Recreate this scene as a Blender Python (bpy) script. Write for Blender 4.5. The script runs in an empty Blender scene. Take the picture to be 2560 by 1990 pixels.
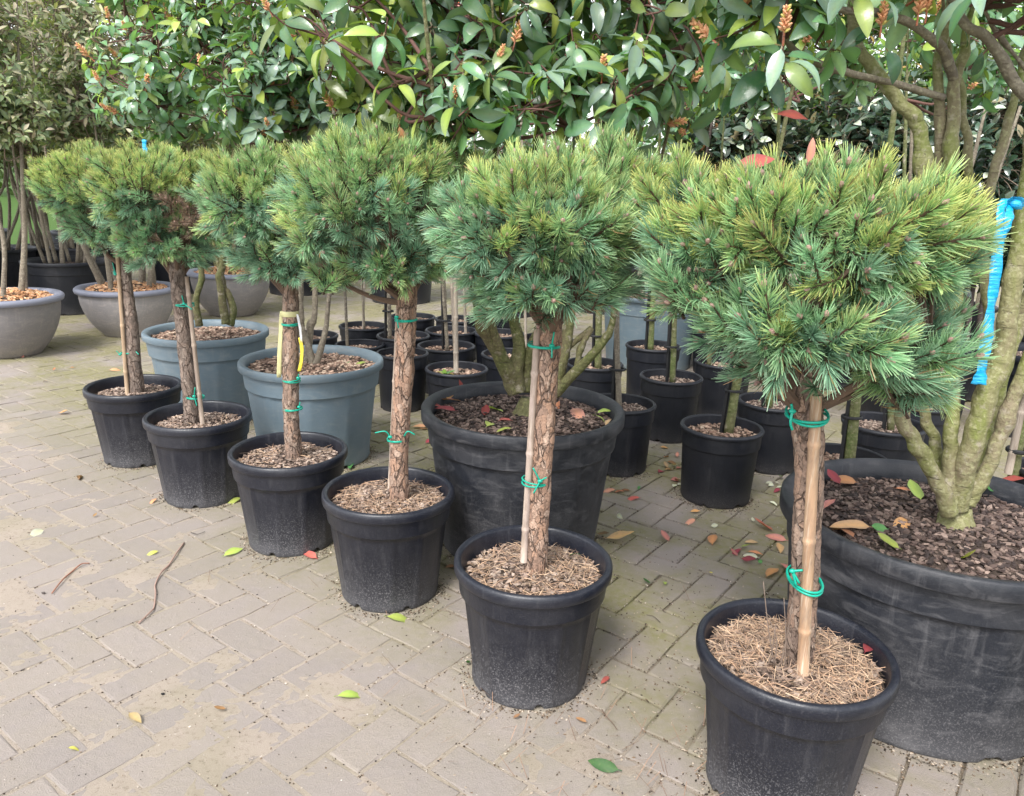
import bpy, math, random
import numpy as np
from mathutils import Vector, Matrix, noise
R_=math.radians
rng=np.random.default_rng(7); random.seed(7)
S=bpy.context.scene
C=S.collection
# ------------------------------------------------------------------ camera, sky, sun, exposure
PITCH=0.2719; ROLL=0.0302; CH=1.2569; F=1947.0/2560.0
cd=bpy.data.cameras.new('camera'); cam=bpy.data.objects.new('camera',cd); C.objects.link(cam)
fw=Vector((0,math.cos(PITCH),-math.sin(PITCH))); rt=Vector((1,0,0)); up=rt.cross(fw)
rt2=rt*math.cos(ROLL)+up*math.sin(ROLL); up2=-rt*math.sin(ROLL)+up*math.cos(ROLL)
M=Matrix((rt2,up2,-fw)).transposed().to_4x4(); M.translation=Vector((0,0,CH)); cam.matrix_world=M
cd.sensor_fit='HORIZONTAL'; cd.sensor_width=36; cd.lens=36*F; cd.clip_start=0.05; cd.clip_end=2000
S.camera=cam
w=bpy.data.worlds.new('World'); S.world=w; w.use_nodes=True
nt=w.node_tree; nt.nodes.clear()
out=nt.nodes.new('ShaderNodeOutputWorld'); bg=nt.nodes.new('ShaderNodeBackground'); bg.inputs[1].default_value=0.15
sky=nt.nodes.new('ShaderNodeTexSky'); sky.sky_type='NISHITA'; sky.sun_disc=False
sky.sun_elevation=R_(52); sky.sun_rotation=R_(205); sky.air_density=1.0; sky.dust_density=1.5; sky.ozone_density=1.0
hs=nt.nodes.new('ShaderNodeHueSaturation'); hs.inputs['Saturation'].default_value=0.20; hs.inputs['Value'].default_value=1.0
nt.links.new(sky.outputs[0],hs.inputs['Color']); nt.links.new(hs.outputs[0],bg.inputs[0]); nt.links.new(bg.outputs[0],out.inputs[0])
sl=bpy.data.lights.new('sun','SUN'); sl.energy=1.5; sl.angle=R_(18); sl.color=(1,0.97,0.92)
so=bpy.data.objects.new('sun',sl); C.objects.link(so)
az=R_(205); el=R_(52)   # sun direction: compass style, from the rear left of the camera
sd=Vector((math.sin(az)*math.cos(el),math.cos(az)*math.cos(el),math.sin(el)))
so.rotation_euler=sd.to_track_quat('Z','Y').to_euler(); so.location=(0,0,6)
S.view_settings.view_transform='Standard'; S.view_settings.look='None'; S.view_settings.gamma=1; S.view_settings.use_curve_mapping=False
S.view_settings.exposure=1.52
S.render.engine='CYCLES'
S.cycles.max_bounces=6; S.cycles.diffuse_bounces=3; S.cycles.glossy_bounces=2; S.cycles.transmission_bounces=3; S.cycles.transparent_max_bounces=4
# ------------------------------------------------------------------ helpers
def ray(x,y):
    """photo position (2184 wide) -> view ray"""
    return fw+rt2*((x-1092)/(F*2184))-up2*((y-848.8)/(F*2184))
def at(x,y,Y):
    d=ray(x,y); return Vector((0,0,CH))+d*(Y/d.y)
def on(x,y,z):
    d=ray(x,y); return Vector((0,0,CH))+d*((z-CH)/d.z)
def srgb(r,g,b): return tuple(((c/255/12.92) if c/255<.04045 else ((c/255+.055)/1.055)**2.4) for c in (r,g,b))
class Acc:
    """collects vertices, polygons and vertex colours of one mesh"""
    def __init__(s): s.V=[];s.F=[];s.C=[];s.n=0
    def add(s,V,F,C=(1,1,1)):
        V=np.asarray(V,float).reshape(-1,3)
        s.V.append(V)
        F=np.asarray(F,int)
        s.F.append(F+s.n)
        Cc=np.asarray(C,float)
        if Cc.ndim==1: Cc=np.tile(Cc,(len(V),1))
        s.C.append(Cc); s.n+=len(V)
    def mesh(s,name,mat,smooth=False):
        me=bpy.data.meshes.new(name)
        V=np.concatenate(s.V); Cc=np.concatenate(s.C)
        loops=np.concatenate([f.ravel() for f in s.F]); tot=np.concatenate([np.full(len(f),f.shape[1]) for f in s.F])
        me.vertices.add(len(V)); me.vertices.foreach_set('co',V.ravel())
        me.loops.add(len(loops)); me.loops.foreach_set('vertex_index',loops.astype(np.int32))
        me.polygons.add(len(tot)); me.polygons.foreach_set('loop_start',np.concatenate([[0],np.cumsum(tot)[:-1]]).astype(np.int32))
        try: me.polygons.foreach_set('loop_total',tot.astype(np.int32))
        except Exception: pass
        me.update(calc_edges=True)
        a=me.color_attributes.new('Col','FLOAT_COLOR','POINT')
        a.data.foreach_set('color',np.concatenate([Cc,np.ones((len(Cc),1))],1).ravel())
        me.polygons.foreach_set('use_smooth',np.full(len(tot),smooth))
        me.materials.append(mat); me.update()
        return me
def link(name,me,parent=None,mat4=None,kind=None):
    o=bpy.data.objects.new(name,me); C.objects.link(o)
    if parent is not None: o.parent=parent
    if mat4 is not None: o.matrix_basis=mat4
    if kind: o['kind']=kind
    return o
def thing(name,label,cat,loc,group=None):
    o=bpy.data.objects.new(name,None); C.objects.link(o); o.location=loc; o.empty_display_size=.1
    o['label']=label; o['category']=cat
    if group: o['group']=group
    return o
def tag(o,label,cat,group=None):
    o['label']=label; o['category']=cat
    if group: o['group']=group
    return o
def crom(P,k=6):
    P=[np.array(p,float) for p in P]
    if len(P)<3: 
        return np.array([P[0]+(P[-1]-P[0])*t for t in np.linspace(0,1,k+1)])
    Q=[2*P[0]-P[1]]+P+[2*P[-1]-P[-2]]; out=[]
    for i in range(1,len(Q)-2):
        for j in range(k):
            t=j/k; a,b,c,d=Q[i-1:i+3]
            out.append(.5*((2*b)+(-a+c)*t+(2*a-5*b+4*c-d)*t*t+(-a+3*b-3*c+d)*t**3))
    out.append(P[-1]); return np.array(out)
def tube(acc,P,rad,n=8,col=(1,1,1),cap=True,dis=None):
    """tube along points P with radius per point; dis(p, nrm, theta)->extra radius"""
    P=np.asarray(P,float); m=len(P); rad=np.broadcast_to(np.interp(np.linspace(0,1,m),np.linspace(0,1,len(np.atleast_1d(rad))),np.atleast_1d(rad)),(m,))
    T=np.gradient(P,axis=0); T/=np.linalg.norm(T,axis=1)[:,None]+1e-12
    a=np.array([1,0,0.]) if abs(T[0][0])<.9 else np.array([0,1,0.])
    V=[];th=np.linspace(0,2*np.pi,n,endpoint=False)
    for i in range(m):
        a=a-T[i]*a.dot(T[i]); a/=np.linalg.norm(a)+1e-12; b=np.cross(T[i],a)
        for t in th:
            d=a*math.cos(t)+b*math.sin(t); r=rad[i]
            if dis: r+=dis(P[i]+d*r,t,i)
            V.append(P[i]+d*r)
    i,j=np.meshgrid(np.arange(m-1),np.arange(n),indexing='ij'); i=i.ravel();j=j.ravel();k=(j+1)%n
    Fq=np.stack([i*n+j,i*n+k,(i+1)*n+k,(i+1)*n+j],1)
    acc.add(V,Fq,col)
    if cap:
        c=[tuple(range(n-1,-1,-1)),tuple((m-1)*n+q for q in range(n))]
        base=acc.n-len(V)
        acc.F.append(np.array(c,int)+base)
def lathe(acc,prof,n=64,col=(1,1,1),mod=None,center=(0,0,0)):
    V=[]
    for i,(r,z) in enumerate(prof):
        for k in range(n):
            t=2*math.pi*k/n; dr,dz=(mod(i,t,k) if mod else (0,0))
            V.append((center[0]+(r+dr)*math.cos(t),center[1]+(r+dr)*math.sin(t),center[2]+z+dz))
    m=len(prof); i,j=np.meshgrid(np.arange(m-1),np.arange(n),indexing='ij'); i=i.ravel();j=j.ravel();k=(j+1)%n
    acc.add(V,np.stack([i*n+j,i*n+k,(i+1)*n+k,(i+1)*n+j],1),col)
def place(acc,tV,tF,tC,Ms,cols=None):
    """merge copies of a template mesh; Ms = (N,4,4); cols=(N,3) multiplies"""
    N=len(Ms); 
    if N==0: return
    Ms=np.asarray(Ms); V=np.einsum('nij,vj->nvi',Ms[:,:3,:3],tV)+Ms[:,None,:3,3]
    k=len(tV)
    Cc=np.broadcast_to(tC,(N,k,3)) if cols is None else tC[None]*np.asarray(cols)[:,None,:]
    off=(np.arange(N)*k)[:,None,None]
    for F_ in tF:
        acc.F.append((F_[None]+off).reshape(-1,F_.shape[1])+acc.n)
    acc.V.append(V.reshape(-1,3)); acc.C.append(Cc.reshape(-1,3).copy()); acc.n+=N*k
def frame(p,y,z,s=1.0):
    """matrix with local Y along y and local Z near z"""
    y=np.asarray(y,float); y=y/(np.linalg.norm(y)+1e-12); z=np.asarray(z,float); z=z-y*z.dot(y)
    if np.linalg.norm(z)<1e-5: z=np.cross(y,[1,0,.1])
    z/=np.linalg.norm(z); x=np.cross(y,z); m=np.eye(4); m[:3,0]=x*s;m[:3,1]=y*s;m[:3,2]=z*s;m[:3,3]=p
    return m
def rdir(): 
    v=rng.normal(size=3); return v/np.linalg.norm(v)
# ------------------------------------------------------------------ materials
def newmat(name):
    m=bpy.data.materials.new(name); m.use_nodes=True; n=m.node_tree; n.nodes.clear()
    o=n.nodes.new('ShaderNodeOutputMaterial'); return m,n,o
class NT:
    def __init__(s,n): s.n=n
    def node(s,t,**k):
        q=s.n.nodes.new('ShaderNode'+t)
        for a,b in k.items(): setattr(q,a,b)
        return q
    def L(s,a,b): s.n.links.new(a,b)
    def noise(s,vec,scale,detail=3,rough=.55,dist=0):
        q=s.node('TexNoise'); q.inputs['Scale'].default_value=scale;q.inputs['Detail'].default_value=detail;q.inputs['Roughness'].default_value=rough;q.inputs['Distortion'].default_value=dist
        if vec is not None: s.L(vec,q.inputs['Vector'])
        return q.outputs['Fac']
    def vor(s,vec,scale,feature='F1',out='Distance'):
        q=s.node('TexVoronoi'); q.feature=feature; q.inputs['Scale'].default_value=scale
        if vec is not None: s.L(vec,q.inputs['Vector'])
        return q.outputs[out]
    def rng(s,v,a,b,c=0.,d=1.,smooth=False):
        q=s.node('MapRange'); q.clamp=True
        if smooth: q.interpolation_type='SMOOTHSTEP'
        s.L(v,q.inputs[0])
        for i,x in enumerate((a,b,c,d)): q.inputs[1+i].default_value=x
        return q.outputs[0]
    def mix(s,f,a,b,mode='MIX'):
        q=s.node('Mix'); q.data_type='RGBA'; q.blend_type=mode
        for sock,v in ((q.inputs[0],f),(q.inputs[6],a),(q.inputs[7],b)):
            if hasattr(v,'links') or isinstance(v,bpy.types.NodeSocket): s.L(v,sock)
            elif isinstance(v,(int,float)): sock.default_value=v
            else: sock.default_value=(*v,1)
        return q.outputs[2]
    def math(s,op,a,b=0.):
        q=s.node('Math'); q.operation=op
        for i,v in enumerate((a,b)):
            if isinstance(v,bpy.types.NodeSocket): s.L(v,q.inputs[i])
            else: q.inputs[i].default_value=v
        return q.outputs[0]
    def obj(s): return s.node('TexCoord').outputs['Object']
    def pos(s): return s.node('NewGeometry').outputs['Position']
    def scale(s,vec,v):
        q=s.node('Mapping'); q.inputs['Scale'].default_value=v; s.L(vec,q.inputs[0]); return q.outputs[0]
    def bump(s,h,strength=.3,dist=.01):
        q=s.node('Bump'); q.inputs['Strength'].default_value=strength; q.inputs['Distance'].default_value=dist; s.L(h,q.inputs['Height']); return q.outputs[0]
    def col(s): q=s.node('Attribute'); q.attribute_name='Col'; return q.outputs['Color']
    def rand(s): return s.node('ObjectInfo').outputs['Random']
    def bsdf(s,color,rough=.5,spec=.5,normal=None,**k):
        q=s.node('BsdfPrincipled')
        if isinstance(color,bpy.types.NodeSocket): s.L(color,q.inputs['Base Color'])
        else: q.inputs['Base Color'].default_value=(*color,1)
        if isinstance(rough,bpy.types.NodeSocket): s.L(rough,q.inputs['Roughness'])
        else: q.inputs['Roughness'].default_value=rough
        q.inputs['Specular IOR Level'].default_value=spec
        if normal is not None: s.L(normal,q.inputs['Normal'])
        return q.outputs[0]
def plastic(name,base,dust,dusth,rough=.42,speck=1.0,top=0.0,wear=0):
    m,n,o=newmat(name); t=NT(n); ob=t.obj(); sep=t.node('SeparateXYZ'); t.L(ob,sep.inputs[0]); z=sep.outputs[2]
    sp=t.rng(t.noise(ob,230,3,.8),.53,.62)
    low=t.rng(z,0.0,dusth,1,0.0)
    lowp=t.math('POWER',low,1.2)
    f1=t.math('MULTIPLY',sp,t.math('ADD',t.math('MULTIPLY',lowp,.75*speck),.06*speck))
    streak=t.rng(t.noise(t.scale(ob,(40,40,2.2)),1.0,4,.65),.56,.78)
    f2=t.math('MULTIPLY',streak,.16+.16*wear)
    if wear:
        sc=t.rng(t.noise(t.scale(ob,(9,9,30)),1.0,6,.7,1.2),.50,.66); f2=t.math('ADD',f2,t.math('MULTIPLY',sc,.26))
    cloud=t.rng(t.noise(ob,9,5,.6,.6),.45,.75)
    f3=t.math('MULTIPLY',cloud,.09+.14*wear)
    f4=t.math('MULTIPLY',t.math('POWER',low,3.),.32)
    f=t.math('MINIMUM',t.math('ADD',t.math('ADD',f1,f2),t.math('ADD',f3,f4)),.9)
    rnd=t.rng(t.rand(),0,1,.85,1.2)
    c=t.mix(f,base,dust); hsv=t.node('HueSaturation'); t.L(c,hsv.inputs['Color']); t.L(rnd,hsv.inputs['Value'])
    rr=t.rng(f,0,.6,rough,.85)
    rr2=t.math('ADD',rr,t.math('MULTIPLY',t.noise(ob,60,3),.12))
    nb=t.bump(t.math('ADD',t.noise(ob,12,5),t.math('MULTIPLY',t.noise(ob,400,2),.15)),.25,.012)
    t.L(t.bsdf(hsv.outputs[0],rr2,.5,nb),o.inputs[0]); return m
MP=plastic('black_plastic',(0.0070,0.0085,0.0150),(0.15,0.145,0.15),.20,.30,1.5)
MPbig=plastic('worn_black_plastic',(0.011,0.013,0.019),(0.15,0.145,0.15),.34,.45,.75,wear=1)
MPs=plastic('dark_plastic',(0.005,0.0065,0.012),(0.11,0.10,0.10),.10,.45,.9)
MTub=plastic('blue_grey_plastic',(0.105,0.145,0.175),(0.24,0.25,0.24),.14,.42,.5,wear=.25)
MBowl=plastic('dusty_grey_plastic',(0.19,0.18,0.185),(0.42,0.37,0.33),.45,.55,.7,wear=.8)
MBrim=plastic('pale_grey_plastic',(0.19,0.20,0.255),(0.36,0.35,0.37),.3,.5,.5)
def leafmat(name,rough=.36,trans=.22,spec=.5,under=(1.25,1.35,1.0),veins=True):
    m,n,o=newmat(name); t=NT(n); c=t.col()
    h=t.node('HueSaturation'); t.L(c,h.inputs['Color'])
    t.L(t.rng(t.rand(),0,1,.485,.515),h.inputs['Hue']); 
    rv=t.math('FRACT',t.math('MULTIPLY',t.rand(),7.31)); t.L(t.rng(rv,0,1,.72,1.3),h.inputs['Value'])
    ob=t.obj()
    cc=t.mix(t.math('MULTIPLY',t.rng(t.noise(ob,90,3,.6),.5,.8),.35),h.outputs[0],(.16,.17,.07))
    bf=t.node('NewGeometry').outputs['Backfacing']
    und=t.mix(1.0,cc,under,'MULTIPLY')
    und=t.mix(.35,und,(.15,.20,.08))
    c2=t.mix(bf,cc,und)
    r2=t.rng(bf,0,1,rough,.65)
    b=t.bsdf(c2,r2,spec,t.bump(t.noise(ob,140,3),.12,.004))
    tr=t.node('BsdfTranslucent'); t.L(t.mix(1.0,cc,(1.3,1.6,.5),'MULTIPLY'),tr.inputs[0])
    mx=t.node('MixShader'); mx.inputs[0].default_value=trans; t.L(b,mx.inputs[1]); t.L(tr.outputs[0],mx.inputs[2]); t.L(mx.outputs[0],o.inputs[0]); return m
MLeaf=leafmat('glossy_leaf',.27,.24,.62)
MDry=leafmat('dry_leaf',.55,.15,.35,(1.15,1.15,1.1))
MHedge=leafmat('hedge_leaf',.42,.2)
MSilver=leafmat('silver_leaf',.24,.12,.9,(1.6,1.6,1.7))
MNeedle,n,o=newmat('pine_needle'); t=NT(n); h=t.node('HueSaturation'); t.L(t.col(),h.inputs['Color']); t.L(t.rng(t.rand(),0,1,.488,.51),h.inputs['Hue']); t.L(t.rng(t.math('FRACT',t.math('MULTIPLY',t.rand(),9.7)),0,1,.85,1.25),h.inputs['Value'])
b=t.bsdf(h.outputs[0],.42,.45); tr=t.node('BsdfTranslucent'); t.L(h.outputs[0],tr.inputs[0]); mx=t.node('MixShader'); mx.inputs[0].default_value=.27; t.L(b,mx.inputs[1]); t.L(tr.outputs[0],mx.inputs[2]); t.L(mx.outputs[0],o.inputs[0])
def attrmat(name,rough=.85,nz=0,spec=.3,vary=.25):
    m,n,o=newmat(name); t=NT(n); c=t.col(); ob=t.obj()
    c=t.mix(t.rng(t.noise(ob,250,3,.6),.4,.7,0,vary),c,(.05,.04,.035))
    t.L(t.bsdf(c,rough,spec,t.bump(t.noise(ob,400,3),.3,.003)),o.inputs[0]); return m
MChip=attrmat('bark_mulch'); MTwig=attrmat('twig_bark',.8); MCrumb=attrmat('crumbs',.95,0,.2,.1)
def soilmat():
    m,n,o=newmat('potting_soil'); t=NT(n); ob=t.obj()
    c=t.mix(t.noise(ob,120,4),(.03,.021,.018),(.10,.075,.06)); t.L(t.bsdf(c,.95,.2,t.bump(t.noise(ob,150,5),.9,.01)),o.inputs[0]); return m
MSoil=soilmat()
def pinebark(name,a=(.40,.245,.17),b=(.25,.165,.125),c3=(.52,.38,.30)):
    m,n,o=newmat(name); t=NT(n); ob=t.obj(); mp=t.scale(ob,(1,1,.42))
    dist=t.node('TexNoise'); dist.inputs['Scale'].default_value=22; dist.inputs['Detail'].default_value=4; t.L(mp,dist.inputs['Vector'])
    va=t.node('VectorMath'); va.operation='MULTIPLY_ADD'; t.L(dist.outputs['Color'],va.inputs[0]); va.inputs[1].default_value=(.045,.045,.045); t.L(mp,va.inputs[2])
    e=t.vor(va.outputs[0],74,'DISTANCE_TO_EDGE'); cell=t.vor(va.outputs[0],74,'F1','Color')
    sx=t.node('SeparateColor'); t.L(cell,sx.inputs[0])
    c=t.mix(t.rng(sx.outputs[0],.2,.9),a,b); c=t.mix(t.rng(sx.outputs[1],.6,1.0,0,.8),c,c3)
    c=t.mix(t.rng(t.noise(ob,160,4,.65),.4,.75,0,.6),c,(.075,.06,.05))
    e2=t.vor(va.outputs[0],27,'DISTANCE_TO_EDGE'); crack=t.math('MULTIPLY',t.rng(e,0,.035,.45,1),t.rng(e2,0,.05,0,1)); crack=t.math('MAXIMUM',crack,t.rng(t.noise(ob,35,3),.5,.6))
    c=t.mix(crack,(.12,.085,.068),c)
    hgt=t.math('ADD',t.math('MULTIPLY',crack,.7),t.math('ADD',t.math('MULTIPLY',sx.outputs[2],.6),t.math('MULTIPLY',t.noise(ob,200,4),.35)))
    t.L(t.bsdf(c,.85,.25,t.bump(hgt,.9,.012)),o.inputs[0]); return m
MBark=pinebark('pine_bark'); MBark2=pinebark('dark_pine_bark',(.25,.185,.15),(.165,.13,.11),(.34,.27,.225)); MBark3=pinebark('reddish_pine_bark',(.34,.225,.165),(.21,.15,.12),(.44,.34,.275))
def smoothbark(name,a,b,c3,sc=30):
    m,n,o=newmat(name); t=NT(n); ob=t.obj()
    c=t.mix(t.rng(t.noise(t.scale(ob,(1,1,.35)),sc*.35,5,.6,.5),.38,.62),a,b)
    c=t.mix(t.rng(t.noise(ob,90,4,.6),.5,.68,0,.9),c,c3); c=t.mix(t.rng(t.noise(ob,28,5,.7),.56,.66,0,.7),c,(.33,.29,.23)); c=t.mix(t.rng(t.noise(ob,130,4,.7),.60,.70,0,.8),c,(.06,.05,.035))
    ring=t.rng(t.noise(t.scale(ob,(12,12,160)),1,3),.62,.72,0,.4); c=t.mix(ring,c,(.07,.055,.045))
    t.L(t.bsdf(c,.7,.3,t.bump(t.math('ADD',t.noise(ob,60,5),t.math('MULTIPLY',ring,-.6)),.9,.008)),o.inputs[0]); return m
MOlive=smoothbark('algae_green_bark',(.17,.19,.055),(.20,.165,.105),(.30,.29,.16))
MOlive2=smoothbark('mossy_bark',(.085,.10,.03),(.12,.10,.055),(.19,.19,.08))
MGreyBark=smoothbark('grey_brown_bark',(.22,.185,.14),(.15,.125,.10),(.30,.27,.20))
MDarkBark=smoothbark('dark_twig_bark',(.06,.045,.045),(.09,.07,.065),(.14,.11,.09))
MGreenStem=smoothbark('green_stem_bark',(.10,.13,.04),(.13,.12,.06),(.2,.2,.1))
def bamboo():
    m,n,o=newmat('bamboo_cane'); t=NT(n); ob=t.obj(); c=t.mix(t.rng(t.noise(t.scale(ob,(60,60,3)),1,4),.4,.75,0,.5),t.col(),(.50,.38,.26)); c=t.mix(t.rng(t.noise(t.scale(ob,(60,60,14)),1,5,.75),.45,.7,0,.75),c,(.17,.125,.095)); c=t.mix(t.rng(t.noise(t.scale(ob,(150,150,5)),1,3,.7),.55,.7,0,.6),c,(.55,.47,.38))
    t.L(t.bsdf(c,.6,.35,t.bump(t.noise(t.scale(ob,(200,200,6)),1,4),.4,.003)),o.inputs[0]); return m
MBamboo=bamboo()
def flat(name,c,rough=.5,spec=.5,bump=True):
    m,n,o=newmat(name); t=NT(n); ob=t.obj(); cc=t.mix(t.rng(t.noise(ob,50,3),.3,.8,0,.3),c,tuple(x*.6 for x in c))
    if bump==2: cc=t.mix(t.rng(t.noise(t.scale(ob,(20,20,120)),1,4,.7),.45,.65,0,.6),cc,(.10,.50,.85))
    t.L(t.bsdf(cc,rough,spec,t.bump(t.noise(t.scale(ob,(25,25,160)),1,4) if bump==2 else t.noise(ob,120,3),.8 if bump==2 else .2,.006 if bump==2 else .003)),o.inputs[0]); return m
MTie=flat('green_tie_plastic',(.0,.33,.23),.35); MBlackTie=flat('black_rubber',(.012,.012,.014),.6)
MBlue=flat('blue_ribbon_plastic',(.0,.36,.68),.3,.5,2); MYel=flat('yellow_ribbon',(.75,.60,.06),.4); MCream=flat('faded_ribbon',(.55,.52,.27),.5); MWhite=flat('white_tag',(.7,.7,.72),.4)
def pavermat():
    m,n,o=newmat('concrete_paver'); t=NT(n); p=t.pos(); c=t.col()
    sepx=t.node('SeparateXYZ'); t.L(p,sepx.inputs[0])
    base=t.mix(t.rng(t.rand(),0,1),(.275,.240,.222),(.325,.280,.254)); base=t.mix(1.0,base,c,'MULTIPLY')
    base=t.mix(t.rng(t.noise(p,6,5,.6),.38,.65,0,.6),base,(.325,.277,.236))        # dust of pale sand
    fine=t.noise(p,260,4,.7); base=t.mix(t.rng(fine,.35,.65,0,.38),base,(.20,.175,.165))
    sp=t.rng(t.vor(p,190),.0,.22,1,0); base=t.mix(t.math('MULTIPLY',sp,.35),base,(.52,.48,.45))
    # algae: stronger to the right among the pots
    reg=t.rng(t.math('ADD',sepx.outputs[0],t.math('MULTIPLY',t.math('SUBTRACT',sepx.outputs[1],2.2),1.2)),-1.15,.25,.12,1.0,True)
    al=t.math('MULTIPLY',t.rng(t.noise(p,2.6,6,.62,.4),.36,.56,0,.85),reg)
    al=t.math('MULTIPLY',al,t.rng(t.noise(p,40,4),.3,.6,.45,1))
    base=t.mix(al,base,(.205,.192,.080))
    wet=t.math('MULTIPLY',t.rng(t.noise(p,7.5,3,.5),.64,.70),t.rng(sepx.outputs[0],-.2,.7,0,1))
    base=t.mix(t.math('MULTIPLY',wet,.35),base,(.14,.13,.125))
    blot=t.rng(t.vor(p,11),.0,.10,1,0); base=t.mix(t.math('MULTIPLY',t.math('MULTIPLY',blot,.4),reg),base,(.13,.12,.08))
    hgt=t.math('ADD',t.noise(p,300,5,.7),t.math('MULTIPLY',t.noise(p,40,4),.8))
    t.L(t.bsdf(base,t.rng(wet,0,1,.85,.5),.3,t.bump(hgt,.8,.0045)),o.inputs[0]); return m
MPav=pavermat()
def sandmat():
    m,n,o=newmat('joint_sand'); t=NT(n); p=t.pos(); sep=t.node('SeparateXYZ'); t.L(p,sep.inputs[0])
    reg=t.rng(t.math('ADD',sep.outputs[0],t.math('MULTIPLY',t.math('SUBTRACT',sep.outputs[1],2.2),1.2)),-1.0,.2,0,1,True)
    a=t.mix(reg,(.395,.330,.275),(.16,.13,.09)); a=t.mix(t.rng(t.noise(p,60,5,.75),.53,.66,0,.6),a,(.13,.10,.075))
    a=t.mix(t.rng(t.noise(p,500,3,.7),.45,.6,0,.6),a,(.48,.41,.34)); 
    al=t.math('MULTIPLY',t.rng(t.noise(p,2.6,6,.62,.4),.45,.6),t.math('ADD',t.math('MULTIPLY',reg,.5),.2)); a=t.mix(al,a,(.17,.175,.06))
    t.L(t.bsdf(a,.95,.15,t.bump(t.noise(p,420,5,.75),1.,.005)),o.inputs[0]); return m
MSand=sandmat()
def lawnmat():
    m,n,o=newmat('grass'); t=NT(n); p=t.pos(); c=t.mix(t.noise(p,3,6,.7),(.04,.09,.02),(.075,.13,.03)); t.L(t.bsdf(c,.9,.1),o.inputs[0]); return m
MLawn=lawnmat()
# ------------------------------------------------------------------ ground and pavement
def sheet(name,x0,x1,y0,y1,z,mat):
    a=Acc(); a.add([(x0,y0,z),(x1,y0,z),(x1,y1,z),(x0,y1,z)],[(0,1,2,3)]); return link(name,a.mesh(name,mat),kind='structure')
sheet('ground',-600,600,-600,900,-.06,MLawn)
pave=bpy.data.objects.new('pavement',None); C.objects.link(pave); pave['kind']='structure'
def sandz(x,y):
    n1=noise.noise(Vector((x*9,y*9,0)))*.0022+noise.noise(Vector((x*45,y*45,3)))*.0012+noise.noise(Vector((x*2.2,y*2.2,9)))*.0016
    s=min(1,max(0,(x+1.2*(y-2.2)+.9)/1.1)); s=s*s*(3-2*s)
    return -.0011*(1-s)-.0075*s+n1*(1-.3*s)
a=Acc(); xs=np.arange(-2.6,1.9,.014); ys=np.arange(.95,4.6,.014)
V=[(x,y,sandz(x,y)) for y in ys for x in xs]; nx=len(xs); ny=len(ys)
i,j=np.meshgrid(np.arange(ny-1),np.arange(nx-1),indexing='ij'); i=i.ravel(); j=j.ravel()
a.add(V,np.stack([i*nx+j,i*nx+j+1,(i+1)*nx+j+1,(i+1)*nx+j],1))
link('joint_sand',a.mesh('joint_sand',MSand,True),pave,kind='stuff')
a=Acc(); X0,X1,Y0,Y1=float(xs[0]),float(xs[-1]),float(ys[0]),float(ys[-1])
for (x0,x1,y0,y1) in ((-14,X0,-3,13),(X1,14,-3,13),(X0,X1,-3,Y0),(X0,X1,Y1,13)): a.add([(x0,y0,-.005),(x1,y0,-.005),(x1,y1,-.005),(x0,y1,-.005)],[(0,1,2,3)])
link('sand_bed',a.mesh('sand_bed',MSand),pave)
ua=R_(-36.5); U=np.array([math.cos(ua),math.sin(ua)]); Vv=np.array([-U[1],U[0]]); ORG=np.array([.4387,2.4249]); cell=.105
bricks=[]
for i in range(-150,150):
    for j in range(-150,150):
        r=(i-j)%4
        if r==0: c=ORG+U*cell*(i+1)+Vv*cell*(j+.5); ang=ua
        elif r==3: c=ORG+U*cell*(i+.5)+Vv*cell*(j+1); ang=ua+math.pi/2
        else: continue
        if not(-9<c[0]<9 and -.6<c[1]<12.5): continue
        q=np.array([c[0],c[1],0-CH]); d=q@np.array(fw); u=(q@np.array(rt2))/max(d,.1); vv=(q@np.array(up2))/max(d,.1)
        vis=d>.3 and abs(u)<.68 and abs(vv)<.54
        bricks.append((d if vis else 99,c,ang))
bricks.sort(key=lambda b:b[0])
def pavertemplate(seed):
    r=np.random.default_rng(seed); L,W,c=.1000,.0482,.0014; j=lambda:r.normal(0,.0015,2)
    ring=[]
    for (l,w_,z) in ((L+.0025,W+.0025,-.03),(L+.0025,W+.0025,-.004),(L-c*.2,W-c*.2,-.0012),(L-c*1.3,W-c*1.3,0)):
        pts=[]
        for sx,sy in ((-1,-1),(-.33,-1),(.33,-1),(1,-1),(1,1),(.33,1),(-.33,1),(-1,1)):
            d=j(); k=.985 if abs(sx)==1 else 1
            pts.append((sx*l*k+d[0],sy*w_*k+d[1],z))
        ring.append(pts)
    V=[p for q in ring for p in q]; Fq=[]
    for k in range(3):
        for m in range(8): Fq.append((k*8+m,k*8+(m+1)%8,(k+1)*8+(m+1)%8,(k+1)*8+m))
    top=[(24,25,30,31),(25,26,29,30),(26,27,28,29)]
    return np.array(V),[np.array(Fq+top)],np.ones((32,3))
PT=[pavertemplate(s) for s in range(8)]
PM=[]
for k,(tv,tf,tc) in enumerate(PT):
    a=Acc(); a.add(tv,tf[0],tc); PM.append(a.mesh('paver',MPav))
fld=Acc(); buck=[[] for _ in PT]; bcol=[[] for _ in PT]
for k,(d,c,ang) in enumerate(bricks):
    tz=rng.normal(0,.0007); tx,ty=rng.normal(0,.005,2)
    m=Matrix.Translation((c[0],c[1],tz))@Matrix.Rotation(ang+rng.normal(0,.008),4,'Z')@Matrix.Rotation(tx*.7,4,'X')@Matrix.Rotation(ty*.5,4,'Y')
    v=int(rng.integers(8))
    if k<300: link('paver',PM[v],pave,m)
    else:
        buck[v].append(np.array(m)); g=rng.uniform(.87,1.12); bcol[v].append((g*rng.uniform(.99,1.01),g,g*rng.uniform(.98,1.02)))
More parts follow.
